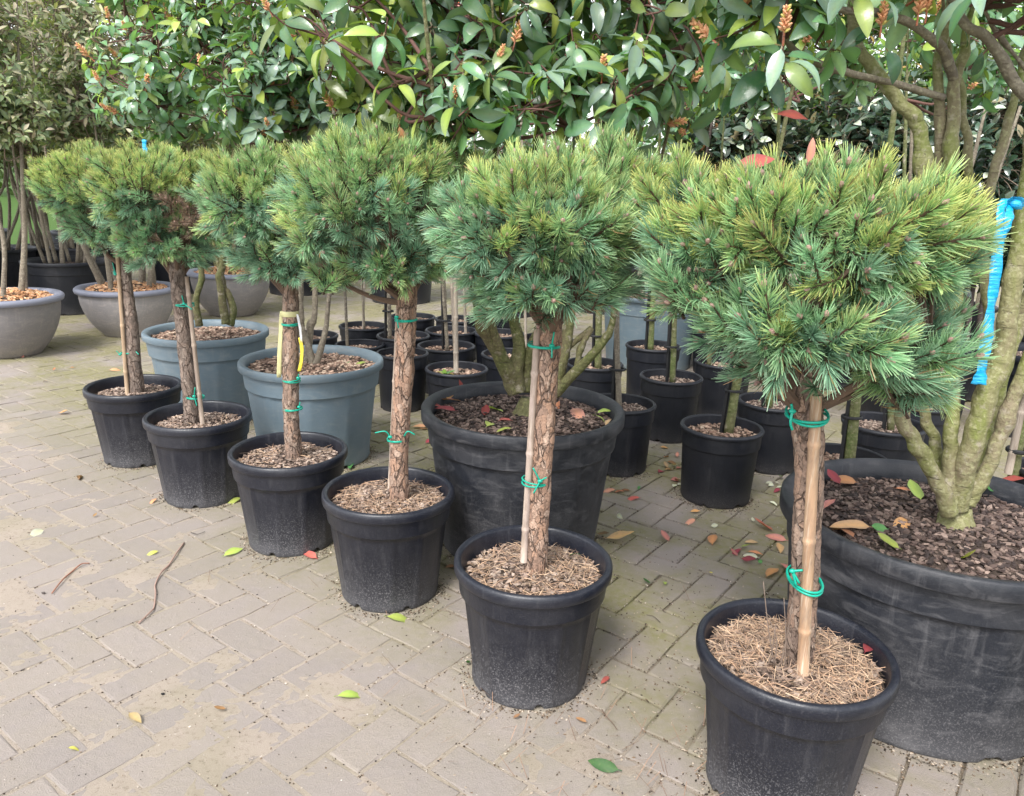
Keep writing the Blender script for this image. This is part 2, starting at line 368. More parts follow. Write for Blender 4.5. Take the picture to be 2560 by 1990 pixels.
for v,(tv,tf,tc) in enumerate(PT): place(fld,tv,tf,tc,buck[v],bcol[v])
link('paver_field',fld.mesh('paver_field',MPav),pave,kind='stuff')
# crumbs and grit gathered along the joints
def chiptemplate(seed,thin=.3):
    r=np.random.default_rng(seed); V=[]
    for z in (-.5,.5):
        for k in range(5):
            t=2*math.pi*k/5+r.uniform(-.35,.35); q=r.uniform(.75,1.15); V.append((.5*q*math.cos(t),.5*q*math.sin(t),z*thin*(1 if z<0 else r.uniform(.6,1.3))))
    Fq=[(k,(k+1)%5,5+(k+1)%5,5+k) for k in range(5)]
    return np.array(V),[np.array(Fq),np.array([(4,3,2,1,0),(5,6,7,8,9)])],np.ones((10,3))
CT=[chiptemplate(s) for s in range(6)]
def scatter(acc,T,pts,size,stretch,cols,flat=.5):
    """irregular chips lying about; size (lo,hi), stretch = length/width"""
    N=len(pts); which=rng.integers(0,len(T),N)
    pal=np.array(cols)[rng.integers(0,len(cols),N)]*rng.uniform(.7,1.3,(N,1))
    for v in range(len(T)):
        idx=np.where(which==v)[0]; Ms=[]
        for k in idx:
            s=rng.uniform(*size); st=rng.uniform(1,stretch)
            z=np.array([rng.normal(0,flat),rng.normal(0,flat),1.]); y=np.array([math.cos(t_:=rng.uniform(0,6.28)),math.sin(t_),rng.normal(0,flat*.6)])
            m=frame(pts[k],y,z); m[:3,0]*=s/math.sqrt(st); m[:3,1]*=s*math.sqrt(st); m[:3,2]*=s; Ms.append(m)
        place(acc,*T[v],Ms,pal[idx])
a=Acc(); pts=[]
near=[b for b in bricks if b[0]<4.2]
for _ in range(9000):
    d,c,ang=near[int(rng.integers(len(near))*rng.uniform(.0,1)**.3)]
    if c[0]<-.2 and rng.random()<.45: continue
    sidelong=rng.random()<.66; L=rng.uniform(-1,1)
    lx,ly=(L*.105,.0525*rng.choice([-1,1])) if sidelong else (.105*rng.choice([-1,1]),L*.0525)
    lx+=rng.normal(0,.0035); ly+=rng.normal(0,.0035); ca,sa=math.cos(ang),math.sin(ang)
    pts.append((c[0]+lx*ca-ly*sa,c[1]+lx*sa+ly*ca,.0005))
scatter(a,CT,pts,(.002,.0055),2.5,[(.05,.035,.025),(.10,.07,.045),(.36,.30,.24),(.22,.16,.11),(.48,.42,.36),(.04,.03,.03)],.6)
pts=[(rng.uniform(-1.9,1.2),rng.uniform(1.1,3.6),.0012) for _ in range(2200)]
scatter(a,CT,pts,(.0015,.004),2.2,[(.10,.07,.05),(.40,.34,.29),(.5,.46,.42),(.05,.04,.035)],.5)
link('joint_debris',a.mesh('joint_debris',MCrumb),pave,kind='stuff')
# ------------------------------------------------------------------ pots
def lipprofile(R,H,lh,inner,zin):
    return [(R-.010,H-lh),(R-.0025,H-lh),(R-.0012,H-lh+.0006),(R,H-lh+.003),(R+.001,H-lh*.5),(R,H-.006),(R-.004,H-.001),(R-.009,H),(R-.015,H-.002),(R-inner,H-.008),(R-inner-.001,H-lh),(R-inner-.006,zin)]
def makepot(root,R,H,rb,mat,kind='container',zs=None,zrot=0,rimmat=None,n=80,lh=None):
    zs=H-.05 if zs is None else zs
    a=Acc(); lh=lh or .031*R/.2; nn=n
    if kind=='bowl':
        prof=[(rb*.9,0.0),(rb,0.0),(rb+.01,.012)]+[(rb+(R*.93-rb)*math.sin(t*math.pi/2)**.85,.012+(H-lh-.012)*t**1.15) for t in np.linspace(.12,1,12)]
        mod=None
    else:
        col=H*.76; rc=lambda z: rb+(R*.935-rb)*(z/(H-lh))
        prof=[(rb-.012,.001),(rb-.002,.0),(rc(.004),.004),(rc(.02),.02),(rc(.05),.05),(rc(H*.3),H*.3),(rc(H*.5),H*.5),(rc(col-.022),col-.022),(rc(col-.004),col-.004),(rc(col-.003),col-.003),(rc(col)+.0045,col-.0015),(rc(col)+.0052,col-.001),(rc(col)+.0055,col+.001),(rc(col)+.0055,col+.004),(rc(H*.85)+.005,H*.85),(rc(H-lh)+.003,H-lh-.0022),(rc(H-lh)+.003,H-lh-.0015),(R-.012,H-lh)]
        npan=12 if kind=='container' else 10
        def mod(i,t,k):
            dr=0;dz=0
            if 3<=i<=9 and kind!='smooth':
                ph=(t*npan/(2*math.pi))%1; dd=min(ph,1-ph)
                dr=-.0048*(1 if dd>.13 else (dd/.13)**3)*(1 if i<9 else .5)
                if i==3: dr*=.5
            if i<=2:
                ph=(t*6/(2*math.pi)+.3)%1
                if ph<.14: dz=.013; 
            return dr,dz
    lathe(a,prof,nn,mod=mod)
    body=link('pot',a.mesh('pot',mat,True),root)
    if zrot: body.rotation_euler=(0,0,zrot)
    a=Acc()
    if kind=='bowl': rp=[(R*.93-.004,H-lh-.001),(R-.02,H-lh),(R-.002,H-lh+.004),(R+.003,H-lh*.5),(R,H-.01),(R-.012,H),(R-.05,H-.004),(R-.065,H-.02),(R-.07,zs-.02)]
    else: rp=lipprofile(R,H,lh,.018*R/.2,zs-.02)
    lathe(a,rp,nn)
    rim=link('rim',a.mesh('rim',rimmat or mat,True),body)
    return body
MULCH={
 'grey':dict(c=[(.27,.195,.155),(.16,.115,.095),(.36,.27,.22),(.10,.07,.058),(.44,.35,.29)],s=(.006,.016),st=2.6),
 'dark':dict(c=[(.115,.078,.066),(.065,.045,.040),(.17,.12,.10),(.24,.175,.145),(.045,.033,.030)],s=(.008,.019),st=2.4),
 'orange':dict(c=[(.62,.34,.17),(.52,.27,.13),(.70,.45,.27),(.38,.19,.10),(.66,.42,.27)],s=(.012,.032),st=2.4),
 'tan':dict(c=[(.32,.21,.155),(.22,.14,.105),(.42,.29,.22),(.13,.085,.065),(.5,.38,.29)],s=(.010,.026),st=2.4)}
def makesoil(root,R,zs,kind,dens=1.0,mound=.012,needles=0):
    a=Acc(); rings=9; n=28; V=[(0,0,zs+mound)]; ri=R
    ph=rng.uniform(0,9)
    def h(x,y): rr=min(1,math.hypot(x,y)/ri); return zs+mound*(1-rr*rr)+noise.noise(Vector((x*14+ph,y*14,0)))*.007*(1-rr**4)
    for k in range(1,rings+1):
        for q in range(n): t=2*math.pi*q/n; x=ri*k/rings*math.cos(t);y=ri*k/rings*math.sin(t); V.append((x,y,h(x,y)))
    Fq=[(1+(k-1)*n+q,1+k*n+q,1+k*n+(q+1)%n,1+(k-1)*n+(q+1)%n) for k in range(1,rings) for q in range(n)]
    a.add(V,Fq); a.F.append(np.array([(0,1+q,1+(q+1)%n) for q in range(n)]))
    soil=link('soil',a.mesh('soil',MSoil,True),root)
    M_=MULCH[kind]; area=math.pi*R*R; ms=sum(M_['s'])/2; N=int(dens*area/(ms*ms)*1.5)
    a=Acc(); pts=[]
    for _ in range(N):
        r=(R-.004)*math.sqrt(rng.random()); t=rng.uniform(0,6.28); x,y=r*math.cos(t),r*math.sin(t); pts.append((x,y,h(x,y)+rng.uniform(0,.007)))
    scatter(a,CT,pts,M_['s'],M_['st'],M_['c'],.38)
    link('mulch',a.mesh('mulch',MChip),root,kind='stuff')
    if needles:
        a=Acc(); V=np.array([(-.5,-.5,0),(.5,-.5,0),(.4,0,.06),(-.4,0,.06),(-.15,.5,0),(.15,.5,0)]); V[:,0]*=.035
        T=(V,[np.array([(0,1,2,3),(3,2,5,4)])],np.ones((6,3))); Ms=[];cols=[]; pal=[(.56,.37,.24),(.46,.29,.19),(.62,.45,.31),(.36,.25,.18),(.22,.16,.12)]
        c0=rng.normal(0,R*.3,2)
        for _ in range(needles):
            r=(R-.012)*math.sqrt(rng.random()); t=rng.uniform(0,6.28); x,y=r*math.cos(t),r*math.sin(t)
            if math.hypot(x-c0[0],y-c0[1])<R*.35 and rng.random()<.6: continue
            L=rng.uniform(.022,.055); y_=np.array([math.cos(u_:=rng.uniform(0,6.28)),math.sin(u_),rng.normal(0,.16)])
            m=frame((x,y,h(x,y)+rng.uniform(.006,.016)),y_,(rng.normal(0,.5),rng.normal(0,.5),1)); m[:3,:3]*=L; m[:3,0]*=.045/L; Ms.append(m); cols.append(np.array(pal[rng.integers(5)])*rng.uniform(.75,1.2))
        place(a,*T,Ms,cols); link('needle_litter',a.mesh('needle_litter',MChip),root,kind='stuff')
    return h
# ------------------------------------------------------------------ pine tufts
def tuft(seed,pal,nn=150,L=.075,nl=.05,bud=True,wd=.00185):
    r=np.random.default_rng(seed); a=Acc()
    base,mid,tip,bark=[np.array(c) for c in pal]
    bend=r.normal(0,.12,2); P=[]
    for t in np.linspace(0,1,5): P.append((bend[0]*L*t*t,L*t,bend[1]*L*t*t))
    P=np.array(P); tube(a,P,[.0034,.0028,.0022],5,bark)
    if bud and r.random()<.8:
        e=P[-1]; tube(a,[e,e+(0,.004,0),e+(0,.009,0),e+(0,.013,0)],[.0026,.0052,.0044,.001],5,(.38,.25,.21))
    for k in range(nn):
        t=1-(r.random()**1.25)*.93; p=np.array([np.interp(t,np.linspace(0,1,5),P[:,q]) for q in range(3)])
        ph=r.uniform(0,6.28); ang=R_(np.interp(t,[0,.6,1],[70,52,24])+r.normal(0,9)); ln=nl*r.uniform(.72,1.1)*np.interp(t,[0,.3,1],[.8,1,.95])
        rad=np.array([math.cos(ph),0,math.sin(ph)]); d=np.array([0,1,0])*math.cos(ang)+rad*math.sin(ang)
        d2=np.array([0,1,0])*math.cos(ang*.72)+rad*math.sin(ang*.72)
        m1=p+d*ln*.5; m2=m1+d2*ln*.5
        s=np.cross(d,r.normal(size=3)); s/=np.linalg.norm(s); w_=wd*r.uniform(.8,1.2)
        g=r.uniform(.8,1.2); 
        V=[p-s*w_*.35,p+s*w_*.35,m1+s*w_*.5,m1-s*w_*.5,m2+s*w_*.22,m2-s*w_*.22]
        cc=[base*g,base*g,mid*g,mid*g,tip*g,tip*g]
        if r.random()<.03: cc=[np.array((.30,.20,.09))]*6
        a.add(V,[(0,1,2,3),(3,2,4,5)],np.array(cc))
    return a
brk=(.085,.05,.035)
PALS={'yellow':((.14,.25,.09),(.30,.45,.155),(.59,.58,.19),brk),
 'fresh':((.12,.24,.115),(.26,.44,.185),(.45,.54,.225),brk),
 'green':((.11,.225,.12),(.215,.40,.205),(.34,.50,.265),brk),
 'blue':((.10,.20,.13),(.185,.35,.215),(.295,.44,.29),brk),
 'dark':((.035,.08,.045),(.07,.15,.08),(.13,.215,.115),brk),  # inner and hub needles darkened: shade between tufts put into the colour
 'dead':((.11,.075,.055),(.22,.15,.11),(.32,.23,.165),brk)}
TUFT={}
for k,pal in PALS.items():
    nv=6 if k not in('dark','dead') else 2
    TUFT[k]=[tuft(i+hash(k)%1*0+len(k)*31,pal,[175,145,160,185,120,165][i] if k not in('dark','dead') else 60,L=[.055,.075,.095,.065,.085,.11][i%6],nl=[.036,.042,.046,.039,.035,.043][i%6]) for i in range(nv)]
TM={k:[a.mesh('needle_tuft',MNeedle) for a in v] for k,v in TUFT.items()}
def pinecrown(root,hub,lobes,n_out,scale=1.0,bias='fresh',seed=0,blue=.3,yellow=.5,gap=None):
    """lobes: (centre, (rx,ry,rz), weight) in world; hub = trunk top"""
    r=np.random.default_rng(seed); off=np.array(root.location); hub=np.array(hub)
    br=Acc(); wts=np.array([l[2] for l in lobes],float); wts/=wts.sum()
    zmin=min(l[0][2]-l[1][2] for l in lobes); zmax=max(l[0][2]+l[1][2] for l in lobes)
    # main limbs
    limbs=[]
    for k in range(11):
        l=lobes[k%len(lobes)]; th=k*2.4+r.uniform(0,.6); c=np.array(l[0]); e=c+np.array([math.cos(th)*l[1][0]*.62,math.sin(th)*l[1][1]*.62,l[1][2]*r.uniform(-.15,.5)])
        m=hub+(e-hub)*.45+np.array([0,0,-.02])+r.normal(0,.012,3); cv=crom([hub-np.array([0,0,.03]),m,e],5); limbs.append(cv); tube(br,cv-off,[.011,.007,.0045],6,(.13,.085,.06))
    LP=np.concatenate(limbs)
    def shoot(c,rad,nrm,f,objlike):
        p=c+nrm*np.array(rad)*f
        for (c2,rad2,_) in lobes:      # keep outer shoots out of the neighbouring lobe's inside
            if c2 is not c and objlike and (((p-np.array(c2))/np.array(rad2))**2).sum()<.62: return None
        d=nrm*np.array([1,1,.8])+np.array([0,0,.62 if nrm[2]>-.1 else .1])+r.normal(0,.2,3)
        d/=np.linalg.norm(d); return p,d
    objs=[];inn={k:[] for k in TUFT}; tries=0
    while len(objs)<n_out and tries<n_out*6:
        tries+=1; li=r.choice(len(lobes),p=wts); c,rad,_=lobes[li]; c=np.array(c)
        nr=r.normal(size=3); nr/=np.linalg.norm(nr)
        if nr[2]<-.1 and r.random()<.42: continue
        if nr[2]<-.72: continue
        bump_=1+.13*noise.noise(Vector(nr*2.6+np.array([seed,0,0])))+.07*noise.noise(Vector(nr*7))
        s=shoot(c,rad,nr,bump_*r.uniform(.90,1.03),True)
        if s is None: continue
        p,d=s
        if gap is not None and np.linalg.norm((p-np.array(gap[0])))<gap[1]:
            continue
        # poisson-like
        if any(np.dot(p-q[0],p-q[0])<(.034*scale)**2 for q in objs[-400:]): 
            if r.random()<.85: continue
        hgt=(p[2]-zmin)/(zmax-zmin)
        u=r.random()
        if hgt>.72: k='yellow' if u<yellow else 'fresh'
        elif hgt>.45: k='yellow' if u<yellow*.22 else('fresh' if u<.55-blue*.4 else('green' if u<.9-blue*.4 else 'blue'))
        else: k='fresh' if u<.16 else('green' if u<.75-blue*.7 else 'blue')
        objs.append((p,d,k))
    crown=None
    for (p,d,k) in objs:
        q=LP[np.argmin(((LP-p)**2).sum(1))]; b=p-d*.07*scale
        tube(br,crom([q-off,(q*.5+b*.5)-off-np.array([0,0,.012]),b-off],3),[.0042,.003],4,(.11,.07,.05),cap=False)
    # inner fill
    if gap is not None:
        g0=np.array(gap[0])+np.array([0,.05,0])
        for _ in range(34):
            q=g0+r.normal(0,gap[1]*.42,3)+np.array([0,.03,0]); d=r.normal(size=3)+np.array([0,-.5,.2]); d/=np.linalg.norm(d)
            inn['dead'].append(frame(q-off,d,r.normal(size=3),scale*r.uniform(.6,.95)))
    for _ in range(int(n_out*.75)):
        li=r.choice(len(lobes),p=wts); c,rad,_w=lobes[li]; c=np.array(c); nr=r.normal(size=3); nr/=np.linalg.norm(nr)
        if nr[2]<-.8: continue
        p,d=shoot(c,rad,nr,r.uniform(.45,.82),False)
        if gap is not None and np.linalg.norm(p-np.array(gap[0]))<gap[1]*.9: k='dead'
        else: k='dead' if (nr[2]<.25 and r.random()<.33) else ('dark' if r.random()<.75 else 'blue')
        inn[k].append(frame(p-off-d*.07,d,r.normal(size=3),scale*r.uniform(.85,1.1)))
    # drooping skirt of shoots round the hub
    for k in range(int(18*scale)):
        th=r.uniform(0,6.28); e=hub+np.array([math.cos(th),math.sin(th),0])*r.uniform(.03,.13)*scale+np.array([0,0,r.uniform(.04,.10)])
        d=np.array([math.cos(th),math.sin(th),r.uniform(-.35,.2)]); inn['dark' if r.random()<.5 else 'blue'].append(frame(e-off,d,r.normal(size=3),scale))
    crown=link('crown',br.mesh('crown',MTwig),root)
    objs.sort(key=lambda q:np.linalg.norm(q[0]-np.array([0,0,CH])))
    for (p,d,k) in objs[300:]: inn[k].append(frame(p-off-d*.08*scale,d,r.normal(size=3),scale*r.uniform(.86,1.16)))
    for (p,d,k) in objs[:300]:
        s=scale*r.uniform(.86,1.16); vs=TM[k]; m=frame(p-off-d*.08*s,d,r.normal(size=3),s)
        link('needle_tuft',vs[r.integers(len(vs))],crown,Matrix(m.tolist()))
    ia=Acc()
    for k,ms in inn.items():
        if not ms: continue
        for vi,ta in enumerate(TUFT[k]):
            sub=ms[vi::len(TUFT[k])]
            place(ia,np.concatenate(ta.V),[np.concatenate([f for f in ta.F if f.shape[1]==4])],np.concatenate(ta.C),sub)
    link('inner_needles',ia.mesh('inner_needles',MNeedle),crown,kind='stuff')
def barktrunk(root,pts,rads,mat,seed=0,n=40):
    off=np.array(root.location); P=crom([np.array(p)-off for p in pts],26)
    def dis(p,t,i):
        q=Vector((p[0]*1.0,p[1]*1.0,p[2]*.5)); v=noise.voronoi(q*55+Vector((seed,0,0)))[0]; e=min(.3,(v[1]-v[0]))
        return (e-.15)*.006+noise.noise(q*60)*.0022+noise.noise(q*24)*.0025+noise.noise(Vector(p)*9)*.003
    a=Acc(); tube(a,P,rads,n,dis=dis); return link('trunk',a.mesh('trunk',mat,True),root)
def cane(root,p0,p1,r=.009,col=(.40,.29,.19)):
    off=np.array(root.location); p0=np.array(p0)-off; p1=np.array(p1)-off; L=np.linalg.norm(p1-p0); nd=max(2,int(L/.18)); ts=[0];rr=[r]
    ph=rng.uniform(.05,.9)
    for k in range(nd):
        tn=(k+ph)/nd
        for dt,dr in ((-.012,0),(-.004,.0014),(.0,.0017),(.004,.0008),(.012,0)): ts.append(tn+dt/L*.8); rr.append(r*(1-.12*tn)+dr)
    ts.append(1); rr.append(r*.86); o_=np.argsort(ts); ts=np.array(ts)[o_]; rr=np.array(rr)[o_]
    P=[p0+(p1-p0)*t for t in ts]; a=Acc(); 
    cols=[]
    for t in ts: cols+= [tuple(np.array(col)*(1.25 if min(abs(t-(k+ph)/nd) for k in range(nd))*L<.008 else 1))]*10
    tube(a,P,1.0,10,col) if False else None
    P=np.array(P)
    # radii per point straight through
    T=(p1-p0)/L; x=np.cross(T,[0,1,0]); x/=np.linalg.norm(x); y=np.cross(T,x); V=[]
    for p,q in zip(P,rr):
        for k in range(10): th=2*math.pi*k/10; V.append(p+(x*math.cos(th)+y*math.sin(th))*q)
    m=len(P); i,j=np.meshgrid(np.arange(m-1),np.arange(10),indexing='ij'); i=i.ravel(); j=j.ravel(); k2=(j+1)%10
    a.add(V,np.stack([i*10+j,i*10+k2,(i+1)*10+k2,(i+1)*10+j],1),np.array(cols)); a.F.append(np.array([tuple(range(10)),tuple((m-1)*10+9-q for q in range(10))]))
    return link('bamboo_stake',a.mesh('bamboo_stake',MBamboo,True),root)
def tie(root,c,ax,rx,ry,turns=2,tails=(),mat=None,name='plant_tie',tr=.0021,tilt=.05):
    """loops of soft tie round trunk and stake: ellipse of half-axes rx (along ax) and ry"""
    off=np.array(root.location); c=np.array(c)-off; ax=np.array([ax[0],ax[1],0.]); ax/=np.linalg.norm(ax); ay=np.array([-ax[1],ax[0],0]); a=Acc()
    for k in range(turns):
        P=[]; t1=rng.normal(0,tilt); t2=rng.normal(0,tilt)
        for q in range(29):
            th=2*math.pi*q/28; P.append(c+ax*math.cos(th)*rx+ay*math.sin(th)*ry+np.array([0,0,(k-.5*(turns-1))*.0042+math.cos(th)*rx*t1+math.sin(th)*ry*t2]))
        tube(a,P,tr,6,cap=False)
    for tl in tails:
        tube(a,crom([np.array(p)-off for p in tl],6),[tr*1.05,tr*.9],6)
    if tails:
        k0=np.array(tails[0][0])-off; tube(a,[k0+(-.006,0,0),k0,k0+(.006,0,0)],[.003,.0058,.003],6)
    return link(name,a.mesh(name,mat or MTie,True),root)
# ------------------------------------------------------------------ the six pines on a stem
PINE=[(-1.6776,3.3252),(-1.2314,2.9225),(-.7701,2.5499),(-.3684,2.2172),(.0662,1.7934),(.6059,1.4306)]
ptx=['leftmost dwarf pine of the row, in black pot, cane left of the trunk',
 'second dwarf pine from left, bare brown needles showing inside its crown',
 'dwarf pine in black pot with faded yellow ribbon hanging from its trunk',
 'dwarf pine with flaky brown trunk, directly left of the large worn round planter',
 'dwarf pine in black pot standing in front of the large worn round planter',
 'largest and nearest dwarf pine, thick orange cane in front of its trunk']
pr=[]
for k,(x,y) in enumerate(PINE):
    t_=thing('potted_pine',ptx[k],'potted tree',(x,y,0),'dwarf pines on a stem in black pots'); pr.append(t_)
    makepot(t_,.20,.34,.15,MP,'container',zs=.295 if k<5 else .30,zrot=k*.7+.2,n=96)
    makesoil(t_,.178,[.285,.285,.29,.29,.285,.292][k],'grey',1.0,.014,needles=[60,120,300,900,1100,2300][k])
def C_(px,py,k,dy=0): return tuple(at(px,py,PINE[k][1]+dy))
# trunk pixel paths (photo), at the depth of the tree
TR=[dict(pts=[(292,835),(285,760),(278,670),(262,560)],r=[.031,.030,.026,.024],m=MBark2),
 dict(pts=[(409,905),(402,820),(390,700),(377,585)],r=[.027,.0265,.026,.027],m=MBark2),
 dict(pts=[(626,970),(621,880),(619,760),(620,625)],r=[.0285,.026,.0255,.026],m=MBark3),
 dict(pts=[(849,1062),(853,930),(862,780),(868,630)],r=[.0285,.0275,.0295,.028],m=MBark),
 dict(pts=[(1143,1203),(1152,1040),(1165,850),(1176,690)],r=[.0275,.026,.0255,.027],m=MBark),
 dict(pts=[(1708,1400),(1718,1200),(1726,1000),(1722,850)],r=[.028,.0275,.0275,.029],m=MBark3)]
for k,tr_ in enumerate(TR):
    P=[C_(px,py,k) for px,py in tr_['pts']]; P[0]=(P[0][0],P[0][1],.27); P.append((P[-1][0],P[-1][1]+.01,P[-1][2]+.12))
    barktrunk(pr[k],P,tr_['r']+[.016],tr_['m'],seed=k*7,n=34 if k<4 else 44)
cane(pr[0],C_(272,845,0,-.03),C_(250,545,0,-.03),.0088,(.36,.25,.16))
cane(pr[1],C_(432,905,1,-.02),C_(398,590,1,-.03),.009,(.24,.19,.16))
cane(pr[2],C_(632,965,2,.04),C_(634,640,2,.04),.008,(.3,.24,.18))
cane(pr[3],C_(832,1040,3,.015),C_(850,640,3,.01),.0075,(.3,.24,.2))
cane(pr[4],C_(1117,1198,4,-.01),C_(1146,700,4,-.01),.0092,(.34,.27,.24))
cane(pr[5],C_(1712,1438,5,-.055),C_(1741,842,5,-.055),.0122,(.33,.20,.12))
def T_(k,px,py,dx=0.0,rx=.03,ry=.03,dy=0,tails=(),turns=2,ax=(1,0),**kw):
    c=C_(px,py,k,dy); tl=[[C_(a_,b_,k,dy-.034-(.006 if j else 0)) for j,(a_,b_) in enumerate(tt)] for tt in tails]
    tie(pr[k],c,ax,rx,ry,turns,tl,**kw)
T_(0,257,581,rx=.027,ry=.027,tails=[[(246,585),(240,560)]]); T_(0,276,752,rx=.036,ry=.031,tails=[[(256,756),(248,748)],[(290,750),(296,756)]])
T_(1,393,649,rx=.036,ry=.031,tails=[[(392,648),(388,630)],[(392,648),(410,660)]]); T_(1,416,846,rx=.035,ry=.031,tails=[[(414,845),(416,826)],[(414,845),(420,866)]])
T_(2,620,690,rx=.0285,ry=.030); T_(2,622,810,rx=.0285,ry=.03,tails=[[(636,806),(637,798)]]); T_(2,625,871,rx=.031,ry=.031,tails=[[(638,868),(640,858)]])
T_(3,866,681,rx=.031,ry=.032,tails=[[(846,676),(850,700)]]); T_(3,848,936,rx=.0305,ry=.031,tails=[[(832,932),(822,920),(800,923)],[(862,930),(870,920),(885,927)]])
T_(4,1161,736,rx=.038,ry=.031,tails=[[(1177,737),(1182,708)],[(1177,737),(1177,763)]]); T_(4,1143,1025,rx=.034,ry=.031,tails=[[(1152,1026),(1137,998)],[(1152,1026),(1138,1052)],[(1152,1026),(1166,1018)]])
T_(5,1721,884,dy=-.02,rx=.036,ry=.050,ax=(1,0),tails=[[(1690,877),(1686,900),(1690,917)],[(1690,877),(1688,862)]],tr=.0026,tilt=.2); T_(5,1716,1236,dy=-.02,rx=.0315,ry=.050,tails=[[(1690,1218),(1698,1248)],[(1690,1218),(1712,1216)],[(1690,1218),(1705,1244)]],tr=.0026,tilt=.10)
# ribbons on the third pine
def ribbon(root,pts,wd,mat,name,side=(1,0,0)):
    off=np.array(root.location) if root else np.zeros(3); P=crom([np.array(p)-off for p in pts],6); s=np.array(side,float); V=[]
    wv=np.broadcast_to(np.interp(np.linspace(0,1,len(P)),np.linspace(0,1,len(np.atleast_1d(wd))),np.atleast_1d(wd)),(len(P),))
    for i,p in enumerate(P):
        tw=s+np.array([0,.35*math.sin(i*.5),0]); tw/=np.linalg.norm(tw); nrm=np.array([0,-1,0.])*.0004
        for q in (-.5,-.17,.17,.5): V.append(p+tw*wv[i]*q+np.array([0,.0022*math.sin(i*1.7+q*9),0]))
    m=len(P); i,j=np.meshgrid(np.arange(m-1),np.arange(3),indexing='ij'); i=i.ravel();j=j.ravel()
    a=Acc(); a.add(V,np.stack([i*4+j,i*4+j+1,(i+1)*4+j+1,(i+1)*4+j],1)); o=link(name,a.mesh(name,mat,True),root)
    md=o.modifiers.new('thickness','SOLIDIFY'); md.thickness=.0006; return o
a=Acc(); c0=np.array(C_(619,668,2))-np.array(pr[2].location); lathe(a,[(.0278,-.009),(.0285,-.008),(.0285,.008),(.0275,.009)],28,center=c0); b_=link('ribbon',a.mesh('ribbon',MCream,True),pr[2]); 
for px_,w_,m_,pp in ((0,.015,MCream,[(602,664),(600,690),(597,740),(595,805)]),(0,.012,MYel,[(640,720),(644,745),(642,775),(638,792)]),(0,.008,MWhite,[(634,670),(640,700),(643,730)])):
    ribbon(pr[2],[C_(x_,y_,2,-.012) for x_,y_ in pp],w_,m_,'ribbon')
# crowns: lobes as (photo px, photo py, depth offset, rx, ry, rz, weight)
CR=[dict(hub=(262,555),l=[(215,403,0,.23,.25,.145,1.),(240,480,.0,.16,.18,.12,.6)],blue=.15,yel=.9,s=.80),
 dict(hub=(377,585),l=[(322,410,0,.205,.22,.145,1.),(345,505,.0,.16,.18,.12,.7),(415,390,.06,.12,.14,.10,.35),(418,475,.05,.11,.14,.10,.35)],blue=.3,yel=.7,s=.82,gap=((380,468),-.17,.10)),
 dict(hub=(620,620),l=[(570,432,0,.20,.22,.15,1.),(495,405,.05,.10,.12,.09,.3),(610,535,.0,.15,.17,.12,.7),(650,400,.08,.11,.12,.10,.25)],blue=.75,yel=.15,s=.85),
 dict(hub=(868,625),l=[(790,425,0,.225,.25,.155,1.),(685,500,-.06,.09,.12,.08,.25),(845,545,0,.175,.19,.095,.7),(700,590,-.04,.05,.07,.04,.08),(830,350,.04,.18,.18,.075,.35),(950,400,.08,.15,.17,.10,.4)],blue=.5,yel=.25,s=.9),
 dict(hub=(1172,690),l=[(1160,478,0,.22,.235,.14,1.),(1300,408,.14,.19,.18,.09,.55),(1180,590,-.01,.175,.19,.075,.6),(1030,510,.0,.10,.15,.09,.3),(1355,480,.10,.11,.15,.10,.35)],blue=.4,yel=.42,s=.97),
 dict(hub=(1722,850),l=[(1755,505,.05,.27,.25,.12,1.),(1910,560,.03,.11,.16,.11,.45),(1530,510,.12,.14,.18,.09,.4),(1470,450,.22,.12,.14,.075,.28),(1712,682,-.03,.175,.19,.088,.75),(1890,735,.0,.115,.13,.075,.4),(1940,820,.0,.055,.07,.035,.14),(1480,612,.06,.075,.10,.055,.25)],blue=.25,yel=.6,s=1.0)]
for k,c in enumerate(CR):
    lob=[(tuple(at(a_,b_,PINE[k][1]+dy)),(rx,ry,rz),wt) for a_,b_,dy,rx,ry,rz,wt in c['l']]
    gp=None
    if 'gap' in c: g=c['gap']; gp=(tuple(at(g[0][0],g[0][1],PINE[k][1]+g[1])),g[2])
    pinecrown(pr[k],at(*c['hub'],PINE[k][1]),lob,[320,350,350,400,400,430][k],c['s'],seed=k+3,blue=c['blue'],yellow=c['yel'],gap=gp)
# a few dry twigs standing in the nearest pot
for pa,pb in (((1655,1410),(1628,1240)),((1640,1400),(1655,1330)),((1668,1390),(1690,1290)),((1680,1380),(1672,1275)),((1650,1425),(1640,1320))):
    a=Acc(); off=np.array(pr[5].location); p0=np.array(C_(*pa,5,-.03))-off; p1=np.array(C_(*pb,5,-.03))-off; p0[2]=min(p0[2],.305)
    tube(a,crom([p0,(p0+p1)/2+rng.normal(0,.006,3),p1],5),[.0016,.0008],5,(.20,.15,.12)); link('dry_twig',a.mesh('dry_twig',MTwig,True),pr[5])
